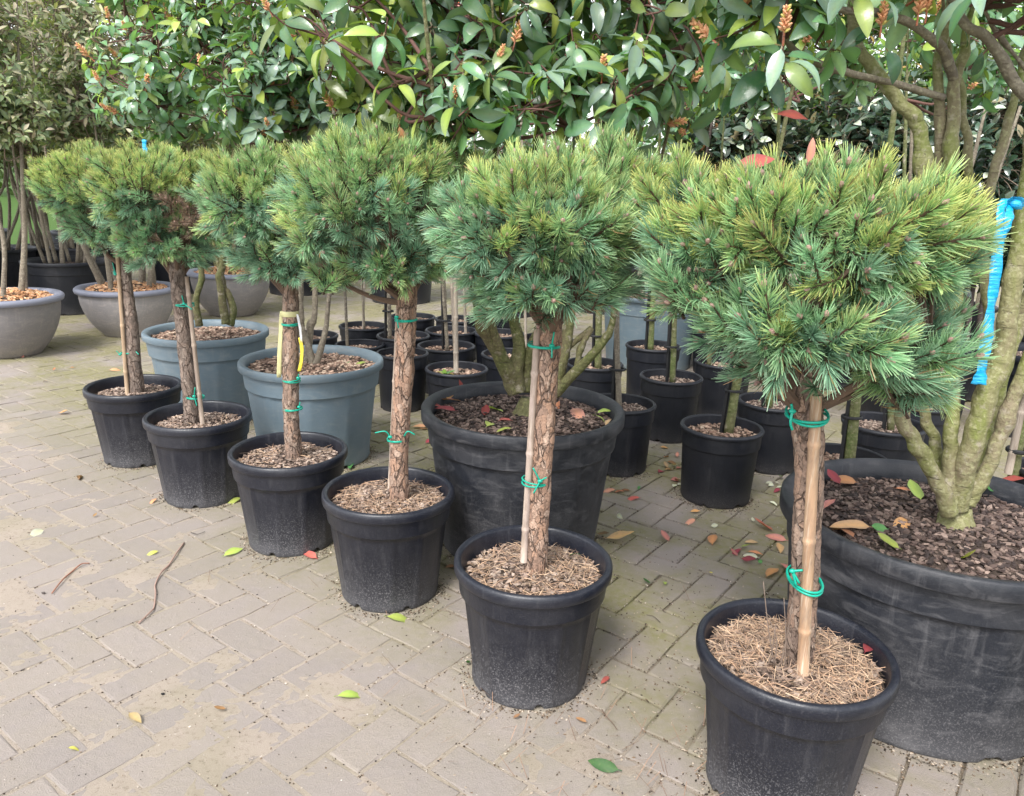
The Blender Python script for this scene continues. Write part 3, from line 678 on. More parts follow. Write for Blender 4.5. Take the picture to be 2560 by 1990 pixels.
# ------------------------------------------------------------------ broad leaves
def leafT(L,W,curl=.35,fold=.25,col=(.05,.12,.05),rib=1.5,edge=1.0,n=6,pet=.12,wave=0,seed=0,petcol=None):
    """one leaf: base at the origin, length along +Y, upper side +Z"""
    V=[];Cc=[];col=np.array(col); r=np.random.default_rng(seed)
    ys=np.linspace(0,1,n+1); z=0;y=pet*L; ang=.12
    pts=[]
    for k,t in enumerate(ys):
        pts.append((y,z,t,ang)); y+=L/n*math.cos(ang); z+=L/n*math.sin(ang); ang-=curl*1.6/n
    for (y,z,t,an) in pts:
        wd=W*.5*(max(0,math.sin(math.pi*min(1,t**.82))))**.72 if 0<t<1 else (W*.03)
        zz=wd*fold; wv=wave*math.sin(t*9+seed)
        for s in (-1,0,1):
            V.append((s*wd,y-math.sin(an)*0,z+(zz+wv*wd*s if s else 0)))
            Cc.append(col*(np.array((1.35,1.3,1.0)) if s==0 else edge))
    Fq=[]
    for k in range(n):
        b=k*3; Fq+=[(b,b+1,b+4,b+3),(b+1,b+2,b+5,b+4)]
    b=len(V); pc=np.array(petcol if petcol else (.16,.12,.05)); q=.0011+L*.006
    V+=[(-q,0,0),(q,0,0),(q,pet*L,0),(-q,pet*L,0)]; Cc+=[pc]*4; Fq.append((b,b+1,b+2,b+3))
    return np.array(V),[np.array(Fq)],np.array(Cc)
class LeafKit:
    def __init__(s,specs,mat,name='leaf'):
        s.T=[];s.M=[];s.w=[];s.tagk=[]
        for sp,wt,key in specs:
            t=leafT(**sp); a=Acc(); a.add(t[0],t[1][0],t[2]); s.T.append(t); s.M.append(a.mesh(name,mat,True)); s.w.append(wt); s.tagk.append(key)
        s.w=np.array(s.w,float); s.mat=mat
    def pick(s,r,boost=None):
        w=s.w.copy()
        if boost: 
            for i,k in enumerate(s.tagk): w[i]*=boost.get(k,1)
        return r.choice(len(w),p=w/w.sum())
def kit(L,W,cols,mat,name='leaf',curls=(.25,.6,1.0),n=5,fold=.25,**k):
    sp=[]; q=0
    for (c,wt,key) in cols:
        for cu in curls: sp.append((dict(L=L*(1+.06*(q%3)),W=W*(1-.07*(q%2)),curl=cu,fold=fold,col=c,n=n,seed=q,**k),wt/len(curls),key)); q+=1
    return LeafKit(sp,mat,name)
def budmesh():
    a=Acc(); r=np.random.default_rng(3)
    for k in range(26):
        t=k/26; ph=k*2.4; rad=.016*(1-t*.5); d=np.array([math.cos(ph),0,math.sin(ph)]); p=np.array([0,.004+.050*t,0]); e=p+d*rad+np.array([0,.010,0])
        tube(a,[p,(p+e)/2+(0,.001,0),e],[.0014,.0042,.0014],4,np.array((.72,.36,.20))*r.uniform(.75,1.2) if r.random()<.75 else (.50,.42,.12))
    tube(a,[(0,-.02,0),(0,.05,0)],[.0024,.0014],5,(.35,.12,.07)); return a.mesh('flower_bud',MChipS)
MChipS=attrmat('bud_tissue',.5,0,.4,.1)
BUD=budmesh()
def shrubcrown(root,stems,lobes,nwh,K,nobj=300,nbud=20,seed=0,whorl=(6,9),up_=.5,droop=(62,118),twigcol=(.12,.06,.05),scale=1.,tilt_key=None,name_crown='crown',lim=None,spread=.05,layers=(.55,1.0),budmul=1.,twr=.0026):
    """leafy crown: whorls of leaves at twig ends spread through lobes (world). first nobj leaves nearest the camera are objects"""
    r=np.random.default_rng(seed); off=np.array(root.location); wts=np.array([l[2] for l in lobes],float); wts/=wts.sum()
    tips=[]; tries=0
    zlo=min(l[0][2]-l[1][2] for l in lobes); zhi=max(l[0][2]+l[1][2] for l in lobes)
    while len(tips)<nwh and tries<nwh*20:
        tries+=1; c,rad,_=lobes[r.choice(len(lobes),p=wts)]; nr=r.normal(size=3); nr/=np.linalg.norm(nr)
        if nr[1]>.3 and r.random()<.5: nr[1]*=-1
        p=np.array(c)+nr*np.array(rad)*r.uniform(*layers)*(1+.18*noise.noise(Vector(nr*2.3+np.array([seed,1,0]))))
        if lim and not lim(p): continue
        d=nr*.8+np.array([0,0,up_])+r.normal(0,.3,3); d/=np.linalg.norm(d); tips.append((p,d))
    br=Acc(); SP=np.concatenate([np.asarray(s)[int(len(s)*.35):] for s in stems]) if stems else None
    if SP is not None:
        nodes=[]
        for i in r.choice(len(tips),max(3,len(tips)//9),replace=False):
            p=tips[i][0]; c=min(lobes,key=lambda l:np.linalg.norm(p-np.array(l[0])))[0]; nodes.append(p*.62+np.array(c)*.38+r.normal(0,.02,3)-np.array([0,0,.04]))
        nodes=np.array(nodes)
        for q in nodes:
            dd=((SP-q)**2).sum(1)+np.where(SP[:,2]>q[2]-.08,.6,0)+r.uniform(0,.05,len(SP)); s0=SP[np.argmin(dd)]
            tube(br,crom([s0-off,s0*.5+q*.5-off+np.array([0,0,-.05])+r.normal(0,.03,3),q-off],4),[twr*2.4,twr*1.5],6,np.array(twigcol)*r.uniform(.8,1.3),cap=False)
        for (p,d) in tips:
            q=nodes[np.argmin(((nodes-p)**2).sum(1))]
            tube(br,crom([q-off,(q+p)/2-off+r.normal(0,.015,3),p-off-d*.05,p-off],3),[twr*1.4,twr*.8],5,np.array(twigcol)*r.uniform(.7,1.3),cap=False)
    crown=link(name_crown,br.mesh(name_crown,MTwig,True),root) if br.n else root
    leaves=[]
    for (p,d) in tips:
        nl=int(r.integers(*whorl)); a0=r.uniform(0,6.28); ref=np.cross(d,[.3,.2,1.]); ref/=np.linalg.norm(ref)+1e-9; ref2=np.cross(d,ref)
        for k in range(nl):
            ph=a0+k*2.4; radl=ref*math.cos(ph)+ref2*math.sin(ph); an=R_(r.uniform(*droop)); back=r.uniform(0,spread)*scale
            y=d*math.cos(an)+radl*math.sin(an)+np.array([0,0,-.16]); zz=d*math.sin(an)-radl*math.cos(an)+r.normal(0,.28,3)+np.array([0,0,.35])
            h=(p[2]-zlo)/(zhi-zlo+1e-6)
            v=K.pick(r,tilt_key(h,p) if tilt_key else None)
            leaves.append((np.linalg.norm(p-np.array([0,0,CH])),v,frame(p-off-d*back+radl*.004,y,zz,scale*r.uniform(.72,1.15))))
    def vis(m):
        q=m[:3,3]+off-np.array([0,0,CH]); dz=q@np.array(fw)
        return dz>0 and abs(q@np.array(rt2))/dz<.68 and abs(q@np.array(up2))/dz<.53
    leaves.sort(key=lambda l:(0 if vis(l[2]) else 1,l[0]))
    for (dd,v,m) in leaves[:nobj]: link('leaf',K.M[v],crown,Matrix(m.tolist()))
    rest=leaves[nobj:]
    if rest:
        a=Acc()
        for v in range(len(K.T)):
            sub=[m for (_,vv,m) in rest if vv==v]
            if sub: g=r.uniform(.75,1.2,(len(sub),1)); place(a,*K.T[v],sub,g*r.uniform(.95,1.05,(len(sub),3)))
        if a.n: link('foliage',a.mesh('foliage',K.mat,True),crown,kind='stuff')
    idx=r.permutation(len(tips))
    vt=[i for i in idx if vis(frame(tips[i][0]-off,tips[i][1],(0,1,.1)))]
    for i in vt[:nbud]:
        p,d=tips[i]; d=d+np.array([0,0,.9]); link('flower_bud',BUD,crown,Matrix(frame(p-off,d,(r.normal(),r.normal(),.1),scale*budmul*r.uniform(.7,1.25)).tolist()))
    return crown
def stem(root,pts,rads,mat,n=10,name='stem',knob=.05):
    off=np.array(root.location); P=crom([np.array(p)-off for p in pts],10 if len(pts)<12 else 4); rads=list(rads)+([rads[-1]*.3] if pts[-1][2]>1.7 else []); sd_=rng.uniform(0,50)
    def dis(p,t,i): return noise.noise(Vector((p[0]*25+sd_,p[1]*25,p[2]*18)))*.0018+noise.noise(Vector((p[0]*90+sd_,p[1]*90,p[2]*60)))*.0009+max(0,noise.noise(Vector((p[0]*9,p[1]*9+sd_,p[2]*16)))-.25)*knob*.25
    a=Acc(); tube(a,P,rads,n,dis=dis); link(name,a.mesh(name,mat,True),root); return P+off
GREEN=(.10,.205,.115); BLUEG=(.175,.265,.225); LIME=(.28,.37,.10); OLIV=(.18,.26,.10); RED=(.45,.06,.03); DK=(.022,.06,.03)
KPh=kit(.082,.034,[(GREEN,4,'g'),(BLUEG,3.0,'b'),(LIME,1.3,'l'),(OLIV,1.4,'l'),(RED,.006,'r')],MLeaf,n=6)
KPh2=kit(.074,.036,[(BLUEG,4,'b'),(GREEN,3,'g'),(LIME,1.1,'l'),(OLIV,1.0,'l')],MLeaf,n=5)
KHe=kit(.062,.028,[((.24,.28,.16),3,'g'),((.15,.20,.12),3,'d'),((.44,.39,.33),2.2,'t'),((.37,.38,.29),2,'t')],MHedge,n=3,curls=(.2,.7))
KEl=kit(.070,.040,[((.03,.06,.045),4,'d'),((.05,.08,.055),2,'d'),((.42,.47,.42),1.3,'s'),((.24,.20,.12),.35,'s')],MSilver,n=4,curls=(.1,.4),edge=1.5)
KLi=kit(.075,.032,[((.14,.26,.04),3,'l'),((.07,.16,.05),3,'g'),((.30,.22,.08),.8,'o')],MLeaf,n=4,curls=(.3,.8))
def A3(px,py,Y): return tuple(at(px,py,Y))
# ---- large round black planter, centre (many-stemmed photinia)
ax_,ay_=.039,2.604
PA=thing('potted_photinia','large worn black planter with mossy many-stemmed photinia on dark bark, behind the fifth pine','potted shrub',(ax_,ay_,0))
makepot(PA,.352,.505,.275,MPbig,'big',zs=.45,zrot=.3,n=120,lh=.045)
hA=makesoil(PA,.315,.452,'dark',1.0,.02)
sA=[]
for pts,r0 in (([(1100,835,0),(1081,800,-.01),(1058,751,-.04),(1027,697,-.08),(1016,640,-.12),(980,480,-.25),(930,250,-.4),(890,-150,-.5)],.021),
 ([(1103,835,0),(1085,790,-.02),(1064,740,-.05),(1047,690,-.08),(1040,640,-.1),(1040,450,-.2),(1060,250,-.25),(1040,-160,-.35)],.019),
 ([(1106,835,0),(1100,790,.0),(1108,745,.0),(1098,690,.0),(1088,640,.0),(1120,450,.0),(1150,250,.0),(1190,-160,.0)],.024),
 ([(1122,835,.02),(1124,790,.02),(1132,740,.0),(1150,700,.0),(1168,640,.0),(1200,450,.1),(1230,250,.1),(1270,-160,.1)],.017),
 ([(1180,838,-.02),(1192,790,-.02),(1205,740,.0),(1214,690,.02),(1225,630,.05),(1280,450,.1),(1330,250,.1),(1390,-160,.1)],.023),
 ([(1184,840,-.03),(1215,805,-.05),(1255,765,-.07),(1290,725,-.08),(1305,690,-.08),(1330,560,-.1),(1420,300,-.15),(1500,-140,-.25)],.017)):
    sA.append(stem(PA,[A3(x,y,ay_+dy) for x,y,dy in pts],[r0*1.15,r0,r0*.8,r0*.62,r0*.4],MOlive2,12,knob=.06))
stem(PA,[A3(1226,800,ay_-.04),A3(1240,740,ay_-.02),A3(1262,700,ay_)],[.011,.009],MOlive2,8); stem(PA,[A3(1200,750,ay_),A3(1240,718,ay_+.02),A3(1262,700,ay_+.04)],[.010,.008],MOlive2,8)
a=Acc(); tube(a,crom([(0.0,0,.44),(.01,0,.47),(.02,.0,.53)],4),[.055,.045,.03],14,dis=lambda p,t,i:noise.noise(Vector(p)*22)*.012); link('root_flare',a.mesh('root_flare',MOlive2,True),PA)
lobA=[(A3(860,60,2.45),(.36,.34,.42),1.1),(A3(1150,-10,2.6),(.42,.4,.42),1.5),(A3(1420,20,2.5),(.34,.34,.42),1.0),(A3(1000,180,2.3),(.24,.22,.22),.5),(A3(1280,190,2.3),(.26,.22,.2),.5),(A3(800,230,2.55),(.16,.2,.16),.35)]
shrubcrown(PA,sA,lobA,370,KPh,300,30,seed=11,tilt_key=lambda h,p:{'l':2.6 if p[0]<-.3 else 1.0,'b':.6 if p[0]<-.3 else 1.1},up_=.55,droop=(70,135),budmul=.85,layers=(.35,1.0),scale=1.06,lim=lambda p:p[2]>1.27)
# ---- very large black planter, right (multi-stem tree with green bark)
bx_,by_=1.09,1.82
PB=thing('potted_tree','very large black planter with thick green multi-stemmed tree, cut off by right photo edge','potted tree',(bx_,by_,0))
makepot(PB,.385,.492,.315,MPbig,'big',zs=.435,zrot=.9,n=120,lh=.045)
hB=makesoil(PB,.345,.437,'dark',1.0,.02)
YB=by_
BS=[([(2026,1095,-.03),(2001,1033,-.03),(1958,949,-.03),(1928,890,-.02),(1935,700,.0),(1970,480,.03),(1964,302,.05),(1947,249,.05),(1904,202,.06),(1853,134,.08),(1823,84,.1),(1820,-20,.12)],[.022,.018,.017,.016,.016,.015,.013,.010]),
 ([(2020,1090,.03),(2003,1000,.05),(1990,930,.07),(1970,860,.08),(1985,700,.1),(2003,480,.12),(2001,302,.13),(2004,134,.14),(2021,34,.15),(2034,-30,.16)],[.019,.015,.013,.013,.013,.012,.010]),
 ([(2024,1092,-.02),(2022,1020,-.01),(2030,930,0),(2034,798,.02),(2040,640,.05),(2030,480,.08),(2028,336,.1),(2036,185,.12),(2055,110,.13),(2080,-20,.15)],[.022,.019,.016,.0155,.015,.015,.014,.012]),
 ([(2040,1085,-.01),(2058,1000,-.02),(2090,885,-.03),(2119,798,-.02),(2139,748,-.01),(2152,664,.0),(2168,563,.01),(2190,430,.03),(2205,250,.05)],[.027,.026,.025,.024,.022,.020,.018]),
 ([(2050,1080,.03),(2078,1000,.05),(2100,930,.06),(2126,860,.08),(2150,760,.1),(2175,680,.12),(2215,560,.14),(2240,400,.16)],[.020,.017,.015,.015,.014]),
 ([(2062,1075,.0),(2084,1035,.0),(2122,966,.0),(2149,880,.01),(2184,785,.02),(2230,680,.04),(2270,500,.06)],[.021,.018,.017,.017,.016]),
 ([(2100,860,.06),(2108,700,.1),(2098,560,.13),(2108,420,.15),(2142,286,.17),(2166,202,.18),(2190,100,.2),(2200,-30,.2)],[.011,.012,.012,.011,.010,.008]),
 ([(2000,700,.12),(2062,560,.16),(2068,403,.18),(2058,269,.18),(2051,202,.19),(2020,90,.2),(2010,-20,.2)],[.009,.011,.011,.009,.008])]
def crook(pts,am):
    P=crom([np.array(q) for q in pts],4); n_=len(P); e=rng.uniform(0,9)
    return [tuple(q+np.array([noise.noise(Vector((e,k*.55,0))),noise.noise(Vector((e,3,k*.55)))*.6,0])*am*min(1,k/3)) for k,q in enumerate(P)]
sB=[stem(PB,crook([A3(x,y,YB+dy) for x,y,dy in p],.009),[q*.98 for q in r],MOlive,16,knob=.06) for p,r in BS]
BB=[([(2012,208,.1),(1920,181,.06),(1830,160,.03),(1752,138,.0),(1712,117,-.02),(1685,97,-.04),(1660,44,-.08),(1645,-20,-.1)],[.0085,.0075,.007,.006,.004]),
 ([(2034,170,.12),(2013,110,.08),(1988,84,.05),(1950,55,.03),(1920,40,.02),(1860,25,.0),(1813,24,-.02),(1770,14,-.04),(1729,4,-.05)],[.012,.010,.009,.007,.005]),
 ([(1840,110,.09),(1803,94,.05),(1770,70,.03),(1736,44,.01),(1700,20,0),(1650,-10,0)],[.007,.006,.004]),
 ([(2190,206,.0),(2160,170,.0),(2139,128,.0),(2115,94,.0),(2095,72,.0),(2068,60,.0),(2045,30,.0),(2028,-20,.0)],[.013,.0125,.011,.010,.011]),
 ([(2190,150,.05),(2150,100,.04),(2120,60,.03),(2100,20,.02),(2090,-20,.0)],[.005,.004,.003]),
 ([(1712,117,-.02),(1680,112,-.03),(1655,118,-.05)],[.004,.003]),
 ([(1760,142,.0),(1738,160,-.02),(1712,172,-.03),(1690,180,-.04)],[.004,.0025])]
for p,r in BB: sB.append(stem(PB,[A3(x,y,YB+dy) for x,y,dy in p],r,MGreyBark,9,knob=.02,name='branch'))
a=Acc(); c0=np.array(A3(2045,1085,YB))-np.array(PB.location); tube(a,crom([(c0[0],c0[1],.425),(c0[0],c0[1],.46),(c0[0],c0[1],.50)],4),[.055,.048,.03],14,dis=lambda p,t,i:noise.noise(Vector(p)*22)*.012); link('root_flare',a.mesh('root_flare',MOlive,True),PB)
lobB=[(A3(1650,-60,1.75),(.20,.22,.24),1.0),(A3(1850,-240,1.8),(.5,.4,.26),1.2),(A3(2250,-200,1.8),(.4,.4,.3),1.)]
cB=shrubcrown(PB,[s for s in sB[-7:]],lobB,110,KPh,120,6,seed=21,up_=.5,droop=(60,120),scale=1.12,lim=lambda p:p[2]>1.50,layers=(.3,1.0))
KB=kit(.090,.044,[((.03,.085,.045),3,'g'),((.05,.11,.075),3,'b')],MLeaf,n=7,curls=(.35,.8))
# single leaves hanging from the near branches: (px,py base) -> (px,py tip)
for (x0,y0,x1,y1,dy) in ((1662,75,1634,160,-.1),(1655,75,1575,85,-.12),(1637,155,1668,226,-.06),(1640,145,1555,228,-.08),(1890,102,1925,180,.0),(1820,90,1862,65,.0),(1575,70,1510,140,-.05),(1620,155,1600,225,-.05),(1860,55,1800,100,.02),(1700,20,1745,-12,-.02),(1605,5,1590,50,-.1),(1545,30,1530,62,-.1),(2060,105,2062,68,-.02),(1932,5,1895,30,-.03),(1700,55,1695,100,-.03),(1560,200,1540,250,.05),(1650,160,1690,150,0.02),(2070,168,2098,110,-.02)):
    p0=np.array(A3(x0,y0,YB+dy)); p1=np.array(A3(x1,y1,YB+dy-.02)); L=np.linalg.norm(p1-p0); v=int(rng.integers(len(KB.M)))
    link('leaf',KB.M[v],cB,Matrix(frame(p0-np.array(PB.location),p1-p0,(rng.normal(0,.3),-.75,.7),L/.103).tolist()))
for x,y in ((1640,140),(1958,35),(1976,30),(2185*.86,60)):
    link('flower_bud',BUD,cB,Matrix(frame(np.array(A3(x,y,YB-.02))-np.array(PB.location),(0,0,1),(1,0,0),.9).tolist()))
# blue ribbon tied to the right-hand stem
rb_=[A3(2150,440,YB+.0),A3(2146,424,YB-.03),A3(2136,440,YB-.05),A3(2131,500,YB-.06),A3(2121,600,YB-.06),A3(2110,680,YB-.06),A3(2101,740,YB-.06),A3(2093,790,YB-.06),A3(2087,820,YB-.06)]
BR=tag(ribbon(None,rb_,[.009,.015,.023,.024,.026,.027,.031],MBlue,'blue_ribbon'),'long bright blue plastic ribbon hanging from a stem at the right photo edge','ribbon')
ribbon(BR,[A3(2152,436,YB-.02),A3(2152,455,YB-.045),A3(2141,490,YB-.05),A3(2128,530,YB-.052)],[.014,.022,.024,.022],MBlue,'ribbon_tail'); ribbon(BR,[A3(2152,434,YB-.02),A3(2166,420,YB-.035),A3(2176,428,YB-.03),A3(2172,446,YB-.02),A3(2156,438,YB-.02)],[.012,.02,.02,.012],MBlue,'ribbon_loop')
off=np.array(A3(2152,434,YB)); a=Acc(); tube(a,crom([off+(-.022,0,0),off+(-.008,-.02,.004),off+(0,-.024,0),off+(.008,-.02,-.004),off+(.02,0,.003)],5),[.004,.009,.012,.009,.004],8); ribk=link('ribbon_knot',a.mesh('ribbon_knot',MBlue,True),BR)
# ---- two blue-grey tubs behind the left pines
def tub(x,y,R,H,label,group=None,zr=0):
    t_=thing('potted_photinia',label,'potted shrub',(x,y,0),group); makepot(t_,R,H,R*.78,MTub,'tub',zs=H-.045,zrot=zr,n=96,lh=.036); makesoil(t_,R-.03,H-.045,'tan',1.0,.012); return t_
T1=tub(-1.603,3.996,.310,.465,'blue-grey tub with mossy stemmed photinia, behind the two leftmost pine pots',zr=.2)
T2=tub(-.908,3.425,.318,.458,'blue-grey tub with grey-stemmed photinia, behind the ribboned third pine',zr=.5)
s1=[stem(T1,[A3(x,y,Y) for x,y,Y in p],r,MOlive2,10,knob=.08) for p,r in (
 ([(425,695,4.02),(418,640,4.02),(430,590,4.04),(420,520,4.05),(400,300,4.1),(330,100,4.1)],[.02,.016,.014,.01]),
 ([(482,690,3.98),(474,640,3.98),(470,590,3.98),(478,540,3.98),(500,300,4.0),(480,60,4.0)],[.022,.02,.018,.012]),
 ([(490,692,4.0),(498,662,4.0),(486,625,4.0),(475,600,4.0),(460,450,4.0),(560,200,4.0),(600,60,4.0)],[.02,.018,.015,.01]))]
s2=[stem(T2,[A3(x,y,Y) for x,y,Y in p],r,MGreyBark,10,knob=.05) for p,r in (
 ([(668,780,3.45),(660,745,3.45),(645,700,3.45),(640,640,3.45),(610,400,3.5),(560,150,3.5)],[.017,.013,.011,.009]),
 ([(672,782,3.44),(684,745,3.44),(695,700,3.44),(700,650,3.44),(720,400,3.4),(700,100,3.4)],[.017,.014,.011,.009]),
 ([(655,778,3.5),(662,700,3.5),(672,640,3.5),(660,300,3.5),(640,60,3.5)],[.018,.016,.012,.009]))]
shrubcrown(T1,s1,[(A3(330,150,4.0),(.34,.36,.38),1.),(A3(470,100,4.0),(.36,.36,.42),1.),(A3(300,-60,4.1),(.4,.4,.3),.5)],260,KPh2,300,34,seed=31,tilt_key=lambda h,p:{'l':1.8 if (p[0]<-1.85 or p[2]>1.9) else .6},up_=.5,droop=(55,115),layers=(.3,1.),lim=lambda p:p[2]>1.22)
shrubcrown(T2,s2,[(A3(560,190,3.45),(.26,.28,.26),1.),(A3(640,60,3.5),(.30,.3,.36),1.),(A3(660,230,3.6),(.2,.25,.2),.5)],230,KPh2,300,22,seed=32,tilt_key=lambda h,p:{'l':.5,'b':1.4},up_=.5,droop=(55,115),layers=(.3,1.),lim=lambda p:p[2]>1.22)
# ---- saplings in small black pots
SM=[ # x,y,R,H, stem(px path) , stake, label
 (-.407,5.516,.160,.30,'farthest small black pot in the middle cluster, behind all the others'),
 (-.751,5.678,.170,.278,'small black pot at the back left of the middle cluster'),
 (-.421,5.150,.176,.285,'small black pot, third row from the back of the middle cluster'),
 (-1.040,5.300,.168,.270,'small black pot with two thin canes, left end of the middle cluster'),
 (-.715,4.950,.172,.280,'small black pot half hidden by the trunk of the fourth pine, upper one'),
 (-.411,4.650,.176,.284,'small black pot with two stems rising side by side, middle of the cluster'),
 (-.964,4.785,.155,.248,'small black pot peeping over the rim of the right blue-grey tub'),
 (-.620,4.250,.147,.320,'tall black pot directly behind the trunk of the fourth pine'),
 (-.305,4.100,.171,.276,'small black pot with weeds and a grey cane, nearest of the middle cluster'),
 (-.120,5.822,.170,.281,'small black pot at the very back, seen between the mossy stems'),
 (-.098,5.125,.170,.280,'small black pot behind the leftmost mossy stem of the round planter'),
 (-.020,4.480,.170,.281,'small black pot close behind the mossy stems of the round planter'),
 (.215,4.980,.172,.285,'small black pot seen through the mossy stems, right of the fifth pine trunk'),
 (-1.286,4.861,.168,.281,'small black pot hidden behind the third pine and its ribbon'),
 (.449,4.199,.160,.304,'small black pot with dark square stake behind the slanting mossy stem'),
 (.489,3.378,.160,.313,'small black pot touching the right side of the large round planter'),
 (.839,4.600,.166,.334,'tall small black pot in front of the pale grey tub'),
 (.811,3.872,.160,.323,'small black pot with straight green stem, front of the pale grey tub pair'),
 (.867,3.064,.168,.314,'small black pot alone on the paving with green stem and dry leaves'),
 (1.208,3.471,.162,.316,'small black pot between the lone front pot and the sixth pine trunk'),
 (1.180,4.266,.162,.320,'small black pot shaded under the left tip of the sixth pine'),
 (1.600,3.208,.170,.306,'small black pot behind the sixth pine with a wide open rim, green stem before it'),
 (1.215,2.690,.160,.325,'small black pot tucked behind the back rim of the very large planter'),
 (1.95,3.60,.17,.30,'small black pot right of the standing green stems, on clean paving')]
STEM={0:[((776,700),(770,560),.010,0)],3:[((770,697),(776,560),.009,1),((777,697),(773,560),.0085,0)],4:[((745,752),(742,580),.014,0)],5:[((955,742),(950,600),.012,0),((966,740),(960,600),.012,1)],2:[((990,690),(986,560),.012,1)],
 8:[((968,795),(968,600),.017,1)],7:[((868,780),(866,600),.012,0)],14:[((1276,775),(1278,600),.02,2)],15:[((1322,850),(1326,660),.014,0)],16:[((1388,745),(1396,560),.018,2)],17:[((1436,800),(1440,560),.016,3)],18:[((1553,925),(1585,760),.020,3)],19:[((1640,880),(1650,600),.016,3)],22:[((1815,965),(1835,800),.021,3)],21:[((1900,920),(1905,700),.016,3)],10:[((1040,720),(1030,560),.010,0)],11:[((1120,780),(1118,560),.010,1)],12:[((1180,700),(1170,500),.012,1)],23:[((2180,1010),(2150,600),.014,3)],6:[((690,700),(680,560),.010,0)],9:[((1060,640),(1060,500),.010,0)],1:[((830,690),(830,560),.010,1)],13:[((640,700),(640,560),.01,0)],20:[((1480,760),(1490,560),.014,3)]}
KS=KPh
for k,(x,y,R,H,lab) in enumerate(SM):
    t_=thing('potted_sapling',lab,'potted tree',(x,y,0),'saplings in small black pots'); makepot(t_,R,H,R*.84,MPs,'smooth',zs=H-.04,zrot=k,n=64,lh=.018)
    makesoil(t_,R-.018,H-.045,'tan' if y>4 and x<.3 else ('grey' if k%2 else 'tan'),.9,.006)
    L=STEM.get(k,[])
    sts=[]
    for (p0,p1,r0,kind) in L:
        Ya=y; q0=Vector((x,y,H-.05)) if True else None; v=at(*p0,y); q0=Vector((min(max(v.x,x-R*.5),x+R*.5),y,H-.05)); v1=at(*p1,y); hh=max(.3,v1.z-q0.z); dirn=Vector(((v1.x-v.x)/hh,0,1)); dirn.x=max(-.12,min(.12,dirn.x))
        top=1.62+rng.uniform(0,.2); pts=[tuple(q0+dirn*(t*top)+Vector((rng.normal(0,.008),rng.normal(0,.008),0))*(t>0)) for t in (0,.3,.6,1)]
        if kind==1: cane(t_,np.array(pts[0])+(.012,0,0),np.array(q0+dirn*1.35),r0*.8,(.3,.26,.22))
        else:
            sts.append(stem(t_,pts,[r0,r0*.8,r0*.5],[MGreyBark,0,MGreenStem,MGreenStem][kind],9,knob=.03))
            if kind>=2 or r0>.011:
                pc=np.array(pts[0])-(0.0,0,0); a=Acc(); sk=[(pc[0]-x-.028,pc[1]-y+.006,H-.05),(pc[0]-x-.026+dirn.x*.6,pc[1]-y+.006,H+1.0)]
                tube(a,crom(sk,3),[.009,.009],4,(.02,.02,.022)); link('stake',a.mesh('stake',MBlackTie),t_)
                c=q0+dirn*.20; tie(t_,(c.x-.012,c.y,c.z),(1,0),.034,.024,2,(),MBlackTie,'rubber_tie',.004,.02)
    if y>3.0:
        lob=[((x,y,1.95),(.22,.22,.26),1.),((x+.1,y+.05,1.75),(.16,.16,.18),.5)]
        shrubcrown(t_,sts,lob,34,KS,40,2,seed=60+k,up_=.4,layers=(.2,1.),tilt_key=lambda h,p:{'l':.5,'b':.9},lim=lambda p:p[2]>1.42)
# weeds in the cane pot
for k,(px,py) in enumerate(((915,766),(925,772),(935,762),(905,772),(920,758))):
    p=np.array(A3(px,py,4.06)); 
W_=bpy.data.objects.new('weed',None); C.objects.link(W_); W_.location=(-.36,4.04,.245); tag(W_,'small green weed growing in the cane pot, nearest of the middle cluster','weed')
for k in range(9):
    th=k*2.4; link('leaf',KLi.M[k%len(KLi.M)],W_,Matrix(frame((.0,0,.0),(math.cos(th),math.sin(th),.5),(0,0,1),.7).tolist()))
# pale grey tub behind
PG=thing('potted_shrub','pale blue-grey tub standing behind the right-hand small black pots','potted shrub',(.98,5.55,0)); makepot(PG,.37,.52,.30,MTub,'smooth',zs=.46,n=72,lh=.03); makesoil(PG,.335,.465,'tan',.5)
sg=[stem(PG,[(.98+dx,5.55,.45),(.98+dx*2,5.55,1.0),(.98+dx*4,5.5,1.9)],[.02,.01],MGreyBark,8) for dx in (-.07,.02,.09)]
shrubcrown(PG,sg,[((.75,5.5,1.85),(.4,.35,.5),1.),((1.15,5.55,1.7),(.35,.35,.4),1.)],150,KPh,120,8,seed=41,layers=(.3,1.),lim=lambda p:p[2]>1.2)
